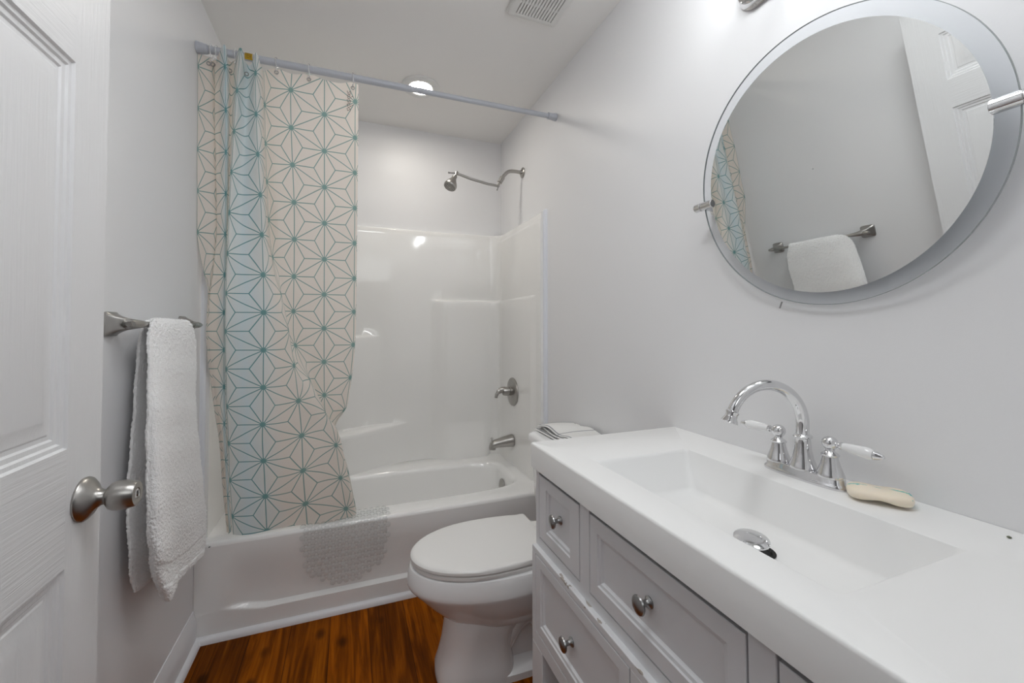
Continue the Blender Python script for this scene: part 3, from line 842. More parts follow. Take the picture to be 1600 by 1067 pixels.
bm = bm_new(); add_lathe(bm, [(0.003, 0), (0.003, 0.016), (0.0075, 0.018), (0.0085, 0.022), (0.006, 0.026)], (XV-0.132, 2.322, 0.522), (0, 0, 1), n=16)
obj('diverter_knob', bm, m_nickel, sp_)

# ------------------------------------------------------------------ clear bubble mat over the tub rim
def mat_mesh():
    bm = bm_new()
    # path over the rim: a = arc length from the inner end, gives (y, z, normal)
    ys = 1.985; L1 = ys-(YT+0.012)
    def along(a):
        if a < L1: return Vector((0, ys-a, ZR+0.004)), Vector((0, 0, 1))
        a -= L1; r = 0.016
        if a < r*PI/2:
            t = a/r
            return Vector((0, YT+0.012-r*math.sin(t), ZR-0.012+r*math.cos(t))), Vector((0, -math.sin(t), math.cos(t)))
        a -= r*PI/2
        return Vector((0, YT-0.004, ZR-0.012-a)), Vector((0, -1, 0))
    xc, R, pit = 0.545, 0.172, 0.0262
    Lt = L1+0.025+0.243
    cen = Lt-R
    rows = int(Lt/(pit*0.866))
    cells = []
    for j in range(rows):
        a = pit*0.5+j*pit*0.866
        hw = R if a < cen else math.sqrt(max(0, R*R-(a-cen)**2))
        k0 = 0.0 if j % 2 == 0 else 0.5
        i = -10
        while i < 11:
            x = (i+k0)*pit
            if abs(x) <= hw: cells.append((xc+x, a))
            i += 1
    for x, a in cells:
        p, nr = along(a); p.x = x
        ax, u, v = frame_from(nr)
        rb = 0.0120; n = 14
        rings = []
        for (r, h) in ((1.0, 0.0), (0.95, 0.35), (0.75, 0.72), (0.4, 0.93)):
            rings.append([p+(u*math.cos(2*PI*k/n)+v*math.sin(2*PI*k/n))*rb*r+nr*0.0090*h for k in range(n)])
        Rg = add_rings(bm, rings)
        top = bm.verts.new(p+nr*0.0093)
        for k in range(n): bm.faces.new((Rg[-1][k], Rg[-1][(k+1) % n], top))
    # webs joining neighbouring bubbles
    for i, (x, a) in enumerate(cells):
        for (x2, a2) in cells[i+1:i+60]:
            if abs(math.hypot(x2-x, a2-a)-pit) < 0.002:
                p, n1 = along(a); p.x = x; q, n2 = along(a2); q.x = x2
                d = (q-p).normalized(); w = d.cross(n1).normalized()*0.0022
                A = p+d*0.0104+n1*0.0008; B = q-d*0.0104+n2*0.0008
                vs = [bm.verts.new(t) for t in (A-w, A+w, B+w, B-w)]; bm.faces.new(vs)
    return bm
tag(obj('bath_mat', mat_mesh(), m_mat, None, angle=80, origin=(0.545, YT-0.004, ZR)), 'clear plastic bubble bath mat draped over the front rim of the tub', 'bath mat')

# ------------------------------------------------------------------ toilet
TY = 1.427
toi = thing('toilet', 'white porcelain toilet with closed lid between tub and vanity', 'toilet', (1.1, TY, 0))
def egg(xf, xb, ry, z, n=64, e=2.0, cyy=TY, xc=None, eb=None):
    """plan outline: xf front, xb back, half width ry"""
    xc = xc if xc is not None else xf+(xb-xf)*0.56
    out = []
    for k in range(n):
        t = 2*PI*k/n; c, s = math.cos(t), math.sin(t)
        ee = e if c < 0 else (eb or e)
        ax = (xc-xf) if c < 0 else (xb-xc)
        out.append(Vector((xc+ax*math.copysign(abs(c)**(2/ee), c), cyy+ry*math.copysign(abs(s)**(2/ee), s), z)))
    return out
bm = bm_new()
add_rings(bm, [egg(0.915, 1.24, 0.100, 0.185, eb=3), egg(0.880, 1.28, 0.120, 0.200, eb=3), egg(0.832, 1.30, 0.146, 0.240, eb=3.2), egg(0.796, 1.31, 0.163, 0.275, eb=3.4), egg(0.770, 1.315, 0.175, 0.303, eb=3.6),
               egg(0.751, 1.318, 0.182, 0.322, eb=3.8), egg(0.743, 1.32, 0.1855, 0.331, eb=4), egg(0.740, 1.32, 0.1865, 0.337, eb=4), egg(0.740, 1.32, 0.186, 0.346, eb=4), egg(0.743, 1.32, 0.184, 0.385, eb=4), egg(0.748, 1.318, 0.180, 0.395, eb=4), egg(0.765, 1.30, 0.165, 0.398, eb=4)], cap0=True, cap1=True)
obj('bowl', bm, m_porc, toi, angle=45)
bm = bm_new()
add_rings(bm, [egg(0.838, 1.10, 0.112, 0.0, e=2.6, eb=5, xc=0.96), egg(0.838, 1.10, 0.113, 0.03, e=2.6, eb=5, xc=0.96), egg(0.850, 1.10, 0.109, 0.06, e=2.6, eb=5, xc=0.96), egg(0.862, 1.09, 0.106, 0.11, e=2.6, eb=5, xc=0.97),
               egg(0.870, 1.10, 0.108, 0.16, e=2.6, eb=5, xc=0.97), egg(0.876, 1.13, 0.112, 0.20, e=2.6, eb=5, xc=0.98), egg(0.885, 1.16, 0.110, 0.225, e=2.6, eb=5, xc=0.98)], cap0=True, cap1=True)
ped = obj('pedestal', bm, m_porc, toi, angle=45)
# rear foot and trapway bulge
bm = bm_new()
add_rings(bm, [egg(1.00, 1.36, 0.112, 0.0, e=5, xc=1.18), egg(1.00, 1.36, 0.112, 0.022, e=5, xc=1.18), egg(1.01, 1.35, 0.095, 0.034, e=4, xc=1.18), egg(1.02, 1.33, 0.066, 0.05, e=4, xc=1.18), egg(1.02, 1.32, 0.060, 0.12, e=4, xc=1.18), egg(1.02, 1.31, 0.072, 0.20, e=4, xc=1.18), egg(1.02, 1.31, 0.10, 0.26, e=4, xc=1.18)], cap0=True, cap1=True)
child('foot', bm, m_porc, ped, angle=45)
bm = bm_new(); add_tube(bm, catmull([(1.06, TY-0.055, 0.09), (1.11, TY-0.062, 0.17), (1.17, TY-0.062, 0.185), (1.22, TY-0.06, 0.12), (1.25, TY-0.055, 0.05)], 6), 0.034, n=18)
child('trapway', bm, m_porc, ped)
def lid_outline(xf, xb, ry, z, n=64):
    pts = []
    xc = xf+0.265
    m = n//2
    for k in range(m+1):     # front half ellipse, from +y side round the front to -y
        t = PI/2 + PI*k/m
        pts.append(Vector((xc+(xc-xf)*math.cos(t), TY+ry*math.sin(t), z)))
    back = [(xc+0.06, ry*0.995), (xc+0.12, ry*0.965), (xc+0.155, ry*0.925), (xc+0.18, ry*0.895), (xb-0.012, ry*0.90), (xb-0.003, ry*0.89), (xb, ry*0.85)]
    B = [Vector((x, TY-y, z)) for x, y in back] + [Vector((x, TY+y, z)) for x, y in reversed(back)]
    return pts+B
bm = bm_new()
add_rings(bm, [lid_outline(0.757, 1.230, 0.171, 0.3985), lid_outline(0.754, 1.232, 0.173, 0.402), lid_outline(0.754, 1.232, 0.173, 0.410), lid_outline(0.757, 1.230, 0.170, 0.413)], cap0=True, cap1=True)
obj('seat', bm, m_seat, toi, angle=35)
def shrink(k, z):
    return [Vector((1.02+(p.x-1.02)*k, TY+(p.y-TY)*k, z)) for p in lid_outline(0.754, 1.233, 0.172, z)]
bm = bm_new()
add_rings(bm, [lid_outline(0.754, 1.232, 0.172, 0.4155), lid_outline(0.750, 1.235, 0.175, 0.419), lid_outline(0.750, 1.235, 0.175, 0.427), lid_outline(0.754, 1.233, 0.172, 0.432), shrink(0.97, 0.4345), shrink(0.90, 0.4358), shrink(0.6, 0.4364), shrink(0.2, 0.4366)], cap0=True, cap1=True)
obj('lid', bm, m_seat, toi, angle=35)
for s in (-1, 1):
    bm = boxbm(1.238, 1.268, TY+s*0.075-0.022, TY+s*0.075+0.022, 0.398, 0.425, bevel=0.006); obj('hinge', bm, m_seat, toi)
def rrect(x0, x1, y0, y1, r, z, n=8):
    out = []
    for cx_, cy_, a0 in ((x1-r, y1-r, 0), (x0+r, y1-r, PI/2), (x0+r, y0+r, PI), (x1-r, y0+r, 3*PI/2)):
        for k in range(n+1):
            a = a0+PI/2*k/n; out.append(Vector((cx_+r*math.cos(a), cy_+r*math.sin(a), z)))
    return out
bm = bm_new()
add_rings(bm, [rrect(1.315, 1.505, TY-0.20, TY+0.20, 0.03, 0.385), rrect(1.305, 1.507, TY-0.21, TY+0.21, 0.03, 0.40), rrect(1.293, 1.508, TY-0.222, TY+0.222, 0.03, 0.70), rrect(1.293, 1.508, TY-0.222, TY+0.222, 0.03, 0.712)], cap0=True, cap1=True)
tank = obj('tank', bm, m_porc, toi, angle=40)
bm = bm_new()
add_rings(bm, [rrect(1.285, 1.512, TY-0.230, TY+0.230, 0.03, 0.7125), rrect(1.280, 1.514, TY-0.236, TY+0.236, 0.034, 0.718), rrect(1.280, 1.514, TY-0.236, TY+0.236, 0.034, 0.736), rrect(1.284, 1.512, TY-0.232, TY+0.232, 0.034, 0.746), rrect(1.294, 1.506, TY-0.222, TY+0.222, 0.034, 0.752)], cap0=True, cap1=True)
obj('tank_lid', bm, m_porc, toi, angle=40)
bm = bm_new(); add_lathe(bm, [(0.012, 0), (0.012, 0.012), (0.006, 0.014)], (1.293, TY-0.15, 0.64), (-1, 0, 0), n=20); add_tube(bm, [(1.281, TY-0.15, 0.64), (1.272, TY-0.11, 0.637), (1.272, TY-0.08, 0.635)], [0.005, 0.005, 0.006], n=12)
fh = obj('flush_handle', bm, m_chrome, toi); fh['label'] = 'chrome flush handle'

# folded striped towel on the tank lid
def cloth_slab(bm, uvl, x0, x1, y0, y1, zf, th, skew=0.0, nx=30, ny=36):
    top = []; bot = []
    for j in range(ny+1):
        a = []; b = []
        for i in range(nx+1):
            u, v = i/nx, j/ny
            x = x0+(x1-x0)*u+skew*(v-0.5); y = y0+(y1-y0)*v
            e = min(u, 1-u, v, 1-v)
            rnd = math.sqrt(max(0, 1-(1-min(1, e/0.05))**2))
            zz = zf(u, v)
            vt = bm.verts.new((x, y, zz+th*(0.5+0.5*rnd))); vb = bm.verts.new((x, y, zz+th*(0.5-0.5*rnd)))
            vt_uv[vt] = (u, v); vt_uv[vb] = (u, v)
            a.append(vt); b.append(vb)
        top.append(a); bot.append(b)
    for g, fl_ in ((top, False), (bot, True)):
        for j in range(ny):
            for i in range(nx):
                q = (g[j][i], g[j][i+1], g[j+1][i+1], g[j+1][i])
                f = bm.faces.new(tuple(reversed(q)) if fl_ else q)
                for lp in f.loops: lp[uvl].uv = vt_uv[lp.vert]
vt_uv = {}
bm = bm_new(); uvl = bm.loops.layers.uv.new('uv')
cloth_slab(bm, uvl, 1.318, 1.508, 1.30, 1.655, lambda u, v: 0.7535+0.003*math.sin(7*u)*u, 0.010)
cloth_slab(bm, uvl, 1.322, 1.508, 1.32, 1.642, lambda u, v: 0.764+0.005*math.sin(2.6*u+1.2*v)+0.004*math.sin(9*v), 0.010, 0.012)
cloth_slab(bm, uvl, 1.326, 1.507, 1.33, 1.628, lambda u, v: 0.775+0.009*math.sin(3.0*u+0.6)*smooth01(v*1.5)+0.006*math.sin(11*v+2*u), 0.009, -0.014)
bmesh.ops.remove_doubles(bm, verts=bm.verts, dist=0.00005)
tag(obj('folded_towel', bm, m_linen, None, angle=70, origin=(1.415, 1.48, 0.7535)), 'folded pale towel with thin grey stripes lying on the toilet tank', 'towel')

# ------------------------------------------------------------------ vanity cabinet
van = thing('bathroom_vanity', 'white shaker bathroom vanity cabinet with pewter knobs and chipped paint', 'vanity cabinet', (1.28, 0.58, 0))
XF = 1.036; XL = 1.024    # upper faces, lower (proud) faces
VY0, VY1 = 0.128, 1.036
bm = bm_new()
add_box(bm, XF+0.019, W-0.004, VY0, VY0+0.018, 0.36, 0.821)
add_box(bm, XF+0.019, W-0.004, VY1-0.018, VY1, 0.36, 0.821)
add_box(bm, W-0.02, W-0.004, VY0+0.018, VY1-0.018, 0.36, 0.78)
add_box(bm, XF+0.019, W-0.02, VY0+0.018, VY1-0.018, 0.36, 0.376)
carc = obj('carcass', bm, m_cab, van, smooth=False)
bm = bm_new()     # face frame, upper
for y0, y1 in ((1.018, 1.036), (0.768, 0.807), (0.355, 0.393), (0.128, 0.144)):
    add_box(bm, XF, XF+0.019, y0, y1, 0.614, 0.8215, bevel=0.001, seg=1)
add_box(bm, XF+0.0005, XF+0.019, 0.144, 1.018, 0.614, 0.637)
obj('face_frame', bm, m_cab, van, smooth=False)
bm = bm_new()     # proud lower rail whose top edge is chipped
add_box(bm, XL, XF+0.019, VY0, VY1, 0.598, 0.6138, bevel=0.0012, seg=1)
obj('ledge_rail', bm, m_chip, van, smooth=False)['label'] = 'projecting rail with chipped paint along its top edge'
bm = bm_new()
for y0, y1 in ((1.016, 1.036), (0.544, 0.617), (0.128, 0.146)):
    add_box(bm, XL, XF+0.019, y0, y1, 0.36, 0.598, bevel=0.001, seg=1)
add_box(bm, XL, XF+0.019, 0.146, 1.016, 0.36, 0.395, bevel=0.001, seg=1)
obj('lower_frame', bm, m_cab, van, smooth=False)
for (x0, x1) in ((XL, XL+0.05), (W-0.055, W-0.006)):
    for (y0, y1) in ((0.974, 1.036), (0.128, 0.19)):
        bm = boxbm(x0, x1, y0, y1, 0.0, 0.3598, bevel=0.0015, seg=1); obj('leg', bm, m_cab, van, smooth=False)
bm = boxbm(XL+0.03, W-0.03, 0.15, 1.014, 0.10, 0.118); obj('shelf', bm, m_cab, van, smooth=False)
def shaker_front(y0, y1, z0, z1, x, fy, fz, dep=0.009, th=0.016):
    bm = bm_new()
    def R(iy, iz, xx): return [Vector((xx, y0+iy, z0+iz)), Vector((xx, y1-iy, z0+iz)), Vector((xx, y1-iy, z1-iz)), Vector((xx, y0+iy, z1-iz))]
    rings = [R(0, 0, x+th), R(0, 0, x+0.001), R(0.001, 0.001, x), R(fy-0.012, fz-0.012, x), R(fy-0.010, fz-0.010, x+0.003), R(fy-0.004, fz-0.004, x+0.004), R(fy-0.002, fz-0.002, x+dep*0.8), R(fy, fz, x+dep)]
    add_rings(bm, rings, cap0=True, cap1=True)
    return bm
def knob(par, y, z, x, lab=None):
    bm = bm_new()
    add_lathe(bm, [(0.0105, 0.0), (0.0105, 0.002), (0.008, 0.0045), (0.0055, 0.008), (0.005, 0.014), (0.007, 0.018), (0.0145, 0.0205), (0.0165, 0.023), (0.0155, 0.026), (0.010, 0.0285), (0.001, 0.0295)], (x, y, z), (-1, 0, 0), n=32)
    o = child('knob', bm, m_dnick, par); o['label'] = 'round pewter knob'
    return o
for (y0, y1, z0, z1, x, fy, fz, ky, kz) in ((0.810, 1.0155, 0.640, 0.807, XF, 0.052, 0.040, 0.9125, 0.727), (0.396, 0.766, 0.640, 0.807, XF, 0.040, 0.042, 0.590, 0.727), (0.147, 0.352, 0.640, 0.807, XF, 0.052, 0.040, 0.25, 0.727)):
    d_ = obj('drawer', shaker_front(y0, y1, z0, z1, x, fy, fz), m_cab, van, smooth=False); knob(d_, ky, kz, x+0.009)
for (y0, y1, ky) in ((0.620, 1.0135, 0.838), (0.1485, 0.541, 0.345)):
    d_ = obj('drawer', shaker_front(y0, y1, 0.398, 0.596, XL, 0.040, 0.036), m_cab, van, smooth=False); knob(d_, ky, 0.486, XL+0.009)

# ------------------------------------------------------------------ vanity top with moulded basin
vt = thing('vanity_sink', 'white moulded vanity top with a rectangular sink basin', 'sink', (1.28, 0.58, 0.822))
def top_mesh():
    bm = bm_new()
    x0, x1, y0, y1 = 1.0215, W-0.001, 0.1235, 1.0425
    zt, zb = 0.890, 0.822
    def rc(xa, xb, ya, yb, r, z, n=5): return rrect(xa, xb, ya, yb, r, z, n)
    bx0, bx1, by0, by1 = 1.100, 1.377, 0.321, 0.840
    rings = [rc(x0+0.004, x1, y0, y1-0.004, 0.004, zb), rc(x0, x1, y0, y1, 0.005, zb+0.003), rc(x0, x1, y0, y1, 0.005, zt-0.006), rc(x0+0.0015, x1, y0, y1-0.0015, 0.005, zt-0.002), rc(x0+0.005, x1, y0, y1-0.005, 0.005, zt),
             rc(bx0-0.004, bx1+0.004, by0-0.004, by1+0.004, 0.010, zt), rc(bx0, bx1, by0, by1, 0.010, zt-0.0015), rc(bx0+0.003, bx1-0.002, by0+0.004, by1-0.004, 0.010, zt-0.008)]
    def bot(i, z):
        return rc(bx0+0.018+i, bx1-0.020-i, by0+0.035+i, by1-0.035-i, 0.02, z)
    rings += [bot(-0.006, 0.806), bot(0.0, 0.799), bot(0.010, 0.7945), bot(0.05, 0.7925), bot(0.10, 0.790)]
    add_rings(bm, rings, cap1=True)
    # underside with the bowl body
    add_box(bm, bx0-0.012, bx1+0.012, by0-0.012, by1+0.012, 0.775, 0.7895)
    return bm
tb = obj('basin_slab', top_mesh(), m_top, vt, angle=50)
DX, DY, DZ = 1.262, 0.556, 0.7905
bm = bm_new(); add_lathe(bm, [(0.024, 0.0), (0.031, 0.0008), (0.032, 0.0022), (0.029, 0.003), (0.0245, 0.0028)], (DX, DY, DZ), (0, 0, 1), n=36, cap=False)
obj('drain_ring', bm, m_dark, vt)
bm = bm_new(); add_lathe(bm, [(0.0245, 0.001), (0.001, 0.0012)], (DX, DY, DZ), (0, 0, 1), n=36, cap=False); obj('drain_hole', bm, m_dark, vt)
bm = bm_new(); add_lathe(bm, [(0.006, -0.016), (0.006, 0.0), (0.027, 0.0005), (0.0305, 0.0025), (0.030, 0.0045), (0.024, 0.007), (0.012, 0.0083), (0.001, 0.0086)], (DX-0.004, DY+0.006, DZ+0.0175), (-0.10, -0.12, 1), n=40)
st_ = obj('drain_stopper', bm, m_chrome, vt); st_['label'] = 'round metal pop-up stopper standing open'
tag(obj('crumb', (lambda b: (add_lathe(b, [(0.001, 0), (0.0028, 0.001), (0.0024, 0.0025), (0.0005, 0.0034)], (1.483, 0.3155, 0.890), (0.2, 0.1, 1), n=7), b)[1])(bm_new()), m_crumb, None), 'tiny grey green crumb on the right end of the white vanity top', 'crumb')

# ------------------------------------------------------------------ faucet
FX, FY, FZ = 1.452, 0.594, 0.890
fau = thing('sink_faucet', 'chrome gooseneck bathroom faucet with two white porcelain levers', 'faucet', (FX, FY, FZ))
def plate_outline(s, z, n=72):
    out = []
    for k in range(n):
        t = 2*PI*k/n
        y = 0.082*math.sin(t); 
        # dog-bone outline: round ends, slimmer waist
        w = 0.0255+0.006*abs(math.sin(t))**3
        x = w*math.copysign(abs(math.cos(t))**0.8, math.cos(t))
        out.append(Vector((FX+x*s, FY+y*(1-(1-s)*0.45), z)))
    return out
bm = bm_new(); add_rings(bm, [plate_outline(1.0, FZ), plate_outline(1.03, FZ+0.002), plate_outline(1.03, FZ+0.005), plate_outline(0.96, FZ+0.008), plate_outline(0.88, FZ+0.011), plate_outline(0.86, FZ+0.020), plate_outline(0.80, FZ+0.022)], cap0=True, cap1=True)
obj('base_plate', bm, m_chrome, fau, angle=40)
bm = bm_new(); add_lathe(bm, [(0.0255, 0.020), (0.026, 0.022), (0.0245, 0.027), (0.019, 0.042), (0.0155, 0.060), (0.0142, 0.080), (0.0142, 0.083), (0.0172, 0.085), (0.0175, 0.088), (0.0150, 0.091), (0.0125, 0.092)], (FX, FY, FZ), (0, 0, 1), n=40)
obj('spout_base', bm, m_chrome, fau, angle=35)
pts = [(FX, FY, FZ+0.088), (FX, FY, FZ+0.112)]
Rg = 0.082; zc = FZ+0.115
dirx = Vector((-0.97, 0.242, 0)).normalized()
for k in range(0, 29):
    a = PI*0.90*k/28
    q = Vector((FX, FY, zc))+dirx*(Rg-Rg*math.cos(a))+Vector((0, 0, Rg*0.99*math.sin(a)))
    pts.append(tuple(q))
rad = [0.0122, 0.0122]+[0.0122-0.0022*k/28 for k in range(29)]
bm = bm_new(); add_tube(bm, pts, rad, n=28); sp2 = obj('spout', bm, m_chrome, fau)
e0 = Vector(pts[-1]); e1 = (Vector(pts[-1])-Vector(pts[-2])).normalized()
bm = bm_new(); add_lathe(bm, [(0.0105, -0.004), (0.0128, -0.002), (0.0128, 0.001), (0.0115, 0.003), (0.0120, 0.010), (0.0160, 0.018), (0.0165, 0.021), (0.0135, 0.0215), (0.012, 0.016), (0.001, 0.015)], e0, e1, n=32)
child('aerator', bm, m_chrome, sp2, angle=40)
for s, dv in ((1, Vector((-0.10, 0.98, 0.0))), (-1, Vector((0.06, -0.99, -0.06)))):
    hy = FY+s*0.0525
    bm = bm_new(); add_lathe(bm, [(0.0235, 0.020), (0.024, 0.023), (0.022, 0.028), (0.0165, 0.044), (0.0135, 0.056), (0.0130, 0.060), (0.0155, 0.062), (0.0158, 0.064), (0.0125, 0.067), (0.0085, 0.070), (0.0075, 0.073), (0.0105, 0.077), (0.0135, 0.082), (0.0142, 0.0865), (0.0130, 0.092), (0.009, 0.097), (0.003, 0.0995)], (FX, hy, FZ), (0, 0, 1), n=36)
    hb = obj('handle', bm, m_chrome, fau, angle=35)
    o = Vector((FX, hy, FZ+0.0865)); dv.normalize()
    bm = bm_new(); add_lathe(bm, [(0.006, 0.008), (0.0055, 0.016), (0.0075, 0.018), (0.0075, 0.021), (0.006, 0.023)], o, dv, n=24); child('lever_collar', bm, m_chrome, hb)
    bm = bm_new(); add_lathe(bm, [(0.0066, 0.0225), (0.0078, 0.028), (0.0098, 0.045), (0.0108, 0.058), (0.0104, 0.066), (0.0085, 0.071)], o, dv, n=28); lv = child('lever', bm, m_lever, hb); lv['label'] = 'white porcelain lever'
    bm = bm_new(); add_lathe(bm, [(0.0075, 0.0705), (0.0085, 0.0725), (0.0075, 0.077), (0.0055, 0.081), (0.0045, 0.085), (0.002, 0.087)], o, dv, n=24); child('lever_tip', bm, m_chrome, hb)

# ------------------------------------------------------------------ soap bar
def soap_mesh():
    bm = bm_new()
    n, m = 48, 14
    rings = []
    for j in range(m+1):
        ph = -PI/2+PI*j/m
        row = []
        for k in range(n):
            t = 2*PI*k/n
            e = 3.0
            cx_ = math.copysign(abs(math.cos(t))**(2/e), math.cos(t)); cy_ = math.copysign(abs(math.sin(t))**(2/e), math.sin(t))
            cp = abs(math.cos(ph))**(2/3.2)
            x = 0.033*cx_*cp; y = 0.046*cy_*cp
            x *= 1-0.12*math.cos(PI*y/0.050)*0.5
            z = 0.0125*math.copysign(abs(math.sin(ph))**(2/3.2), math.sin(ph))
            if z < 0: z += 0.006*math.exp(-(y/0.022)**2)          # worn arch underneath
            z += -0.0025*math.exp(-(y/0.02)**2)*(1 if z > 0 else 0)
            row.append(Vector((x, y, z+0.0125)))
        rings.append(row)
    add_rings(bm, rings)
    bmesh.ops.remove_doubles(bm, verts=bm.verts, dist=0.0003)
    return bm
soap = tag(obj('soap_bar', soap_mesh(), m_soap, None, angle=180), 'cream bar of soap with turquoise marks beside the faucet', 'soap')
soap.location = (1.4575, 0.4645, 0.8905); soap.rotation_euler = (0, 0, math.radians(33))

# ------------------------------------------------------------------ round tilting mirror
MC = Vector((1.4623, 0.5709, 1.5413)); mt, mw = 0.1577, 0.0064
mv = Vector((-math.sin(mt)*math.cos(mw), math.sin(mt)*math.sin(mw), math.cos(mt)))
mh = Vector((math.sin(mw), math.cos(mw), 0))
mn = Vector((-math.cos(mt)*math.cos(mw), math.cos(mt)*math.sin(mw), -math.sin(mt)))   # towards the room
mir = thing('wall_mirror', 'round frameless tilting mirror with clear glass border on chrome pivots', 'mirror', MC)
def disc_rings(prof, n=160):
    return [[MC+mh*(r*0.9874*math.cos(2*PI*k/n))+mv*(r*math.sin(2*PI*k/n))+mn*h for k in range(n)] for r, h in prof]
bm = bm_new(); add_rings(bm, disc_rings([(0.2884, 0.0), (0.2, 0.0), (0.001, 0.0)])); add_rings(bm, disc_rings([(0.2884, -0.005), (0.2, -0.005), (0.001, -0.005)]))
gp = obj('glass_disc', bm, m_glass, mir, angle=180); gp['label'] = 'clear glass disc showing the wall behind'
bm = bm_new(); add_rings(bm, disc_rings([(0.2884, 0.0), (0.2894, -0.0008), (0.2894, -0.0042), (0.2884, -0.005)]))
child('glass_edge', bm, m_gedge, gp)
bm = bm_new(); add_rings(bm, disc_rings([(0.2617, -0.0008), (0.2617, 0.0012), (0.001, 0.0012)]))
obj('mirror_face', bm, m_mirror, mir, angle=20)
bm = bm_new(); q = MC+mh*0.105+mv*(-0.2845)+mn*0.001
add_box(bm, -0.0012, 0.0012, -0.0012, 0.0012, -0.008, 0.008)
bmesh.ops.transform(bm, matrix=Matrix.Translation(q)@Matrix.Rotation(0.35, 4, 'X'), verts=bm.verts)
obj('edge_clip', bm, m_dnick, mir)
for s in (1, -1):
    pc = MC+mh*(0.2860*s)
    bm = bm_new()
    ax = Vector((0, s, 0))
    # clamp bar gripping the glass edge
    add_lathe(bm, [(0.010, -0.030), (0.0115, -0.029), (0.0115, 0.004), (0.0095, 0.005), (0.0095, 0.007), (0.0115, 0.008), (0.0115, 0.026), (0.009, 0.029), (0.001, 0.0295)], pc, ax, n=28)
    br = obj('pivot_bracket', bm, m_chrome, mir, angle=25); br['label'] = 'chrome pivot bracket'
    bm = bm_new(); p0 = pc+ax*0.008
    add_lathe(bm, [(0.008, 0.0), (0.008, W-p0.x-0.012), (0.018, W-p0.x-0.010), (0.019, W-p0.x-0.003), (0.0185, W-p0.x-0.0005)], p0, (1, 0, 0), n=28)
    child('wall_post', bm, m_chrome, br, angle=25)

# ------------------------------------------------------------------ vanity light over the mirror
vl = thing('vanity_light', 'chrome vanity light bar on the wall above the round mirror', 'wall light', (W, 0.56, 2.09))
bm = bm_new()
def stad(r, x, y0=0.33, y1=0.785, zc=2.083, n=16):
    out = []
    for k in range(n+1): a = -PI/2+PI*k/n; out.append(Vector((x, y1-0.055+r*math.cos(a), zc+r*math.sin(a))))
    for k in range(n+1): a = PI/2+PI*k/n; out.append(Vector((x, y0+0.055+r*math.cos(a), zc+r*math.sin(a))))
    return out
add_rings(bm, [stad(0.055, W-0.001), stad(0.056, W-0.006), stad(0.050, W-0.012), stad(0.047, W-0.022), stad(0.040, W-0.026)], cap0=True, cap1=True)
obj('back_plate', bm, m_chrome, vl, angle=35)
for yy in (0.69, 0.555, 0.42):
    bm = bm_new(); add_tube(bm, catmull([(W-0.024, yy, 2.09), (W-0.07, yy, 2.082), (W-0.22, yy, 2.085), (W-0.24, yy, 2.105)], 6), 0.008, n=16)
    add_lathe(bm, [(0.010, 0), (0.022, 0.006), (0.022, 0.034), (0.018, 0.038)], (W-0.24, yy, 2.10), (0, 0, 1), n=24)
    am = obj('lamp_arm', bm, m_chrome, vl, angle=35)
    bm = bm_new(); add_lathe(bm, [(0.014, 0.0)]+[(0.040*math.sin(a), 0.050-0.040*math.cos(a)) for a in [0.45+2.6*k/14 for k in range(15)]], (W-0.24, yy, 2.134), (0, 0, 1), n=28, cap=True)
    child('bulb', bm, m_bulb, am)

# ------------------------------------------------------------------ ceiling fittings
can = thing('recessed_light', 'lit round recessed ceiling light above the tub', 'ceiling light', (0.890, 2.145, H))
CX_, CYY = 0.890, 2.145
bm = bm_new(); add_lathe(bm, [(0.098, 0.0), (0.099, 0.004), (0.096, 0.008), (0.085, 0.011), (0.066, 0.0118), (0.060, 0.010), (0.058, 0.003)], (CX_, CYY, H), (0, 0, -1), n=56, cap=False)
obj('trim_ring', bm, m_white, can, angle=40)
bm = bm_new(); add_lathe(bm, [(0.058, 0.001), (0.058, 0.0075), (0.045, 0.0095), (0.001, 0.0105)], (CX_, CYY, H), (0, 0, -1), n=48)
ln = obj('lens', bm, m_can, can, angle=40); ln['label'] = 'glowing frosted lens'

fan = thing('exhaust_fan', 'square white exhaust fan grille in the ceiling', 'ceiling vent', (1.235, 1.37, H))
fx0, fx1, fy0, fy1 = 1.125, 1.345, 1.235, 1.505
bm = bm_new()
def fr(i, z): return rrect(fx0+i, fx1-i, fy0+i, fy1-i, 0.010, z, 5)
gx0, gx1, gy0, gy1 = fx0+0.028, fx1-0.028, fy0+0.028, fy1-0.028
add_rings(bm, [fr(0.004, H-0.0005), fr(0.0, H-0.004), fr(0.0, H-0.009), fr(0.004, H-0.015), fr(0.010, H-0.018), fr(0.024, H-0.020), rrect(gx0, gx1, gy0, gy1, 0.003, H-0.0195, 5), rrect(gx0, gx1, gy0, gy1, 0.003, H-0.006, 5)])
gf = obj('grille_frame', bm, m_grille, fan, angle=40)
bm = bm_new(); add_box(bm, gx0-0.002, gx1+0.002, gy0-0.002, gy1+0.002, H-0.004, H-0.002); obj('fan_opening', bm, m_dark, fan, smooth=False)
bm = bm_new()
ns = 13
for k in range(ns+1):
    x = gx0+(gx1-gx0)*k/ns
    add_box(bm, x-0.0046, x+0.0046, gy0, gy1, H-0.0198, H-0.0105, bevel=0.001, seg=1)
add_box(bm, gx0, gx1, (gy0+gy1)/2+0.05-0.003, (gy0+gy1)/2+0.05+0.003, H-0.0185, H-0.011)
obj('louvres', bm, m_grille, fan, smooth=False)

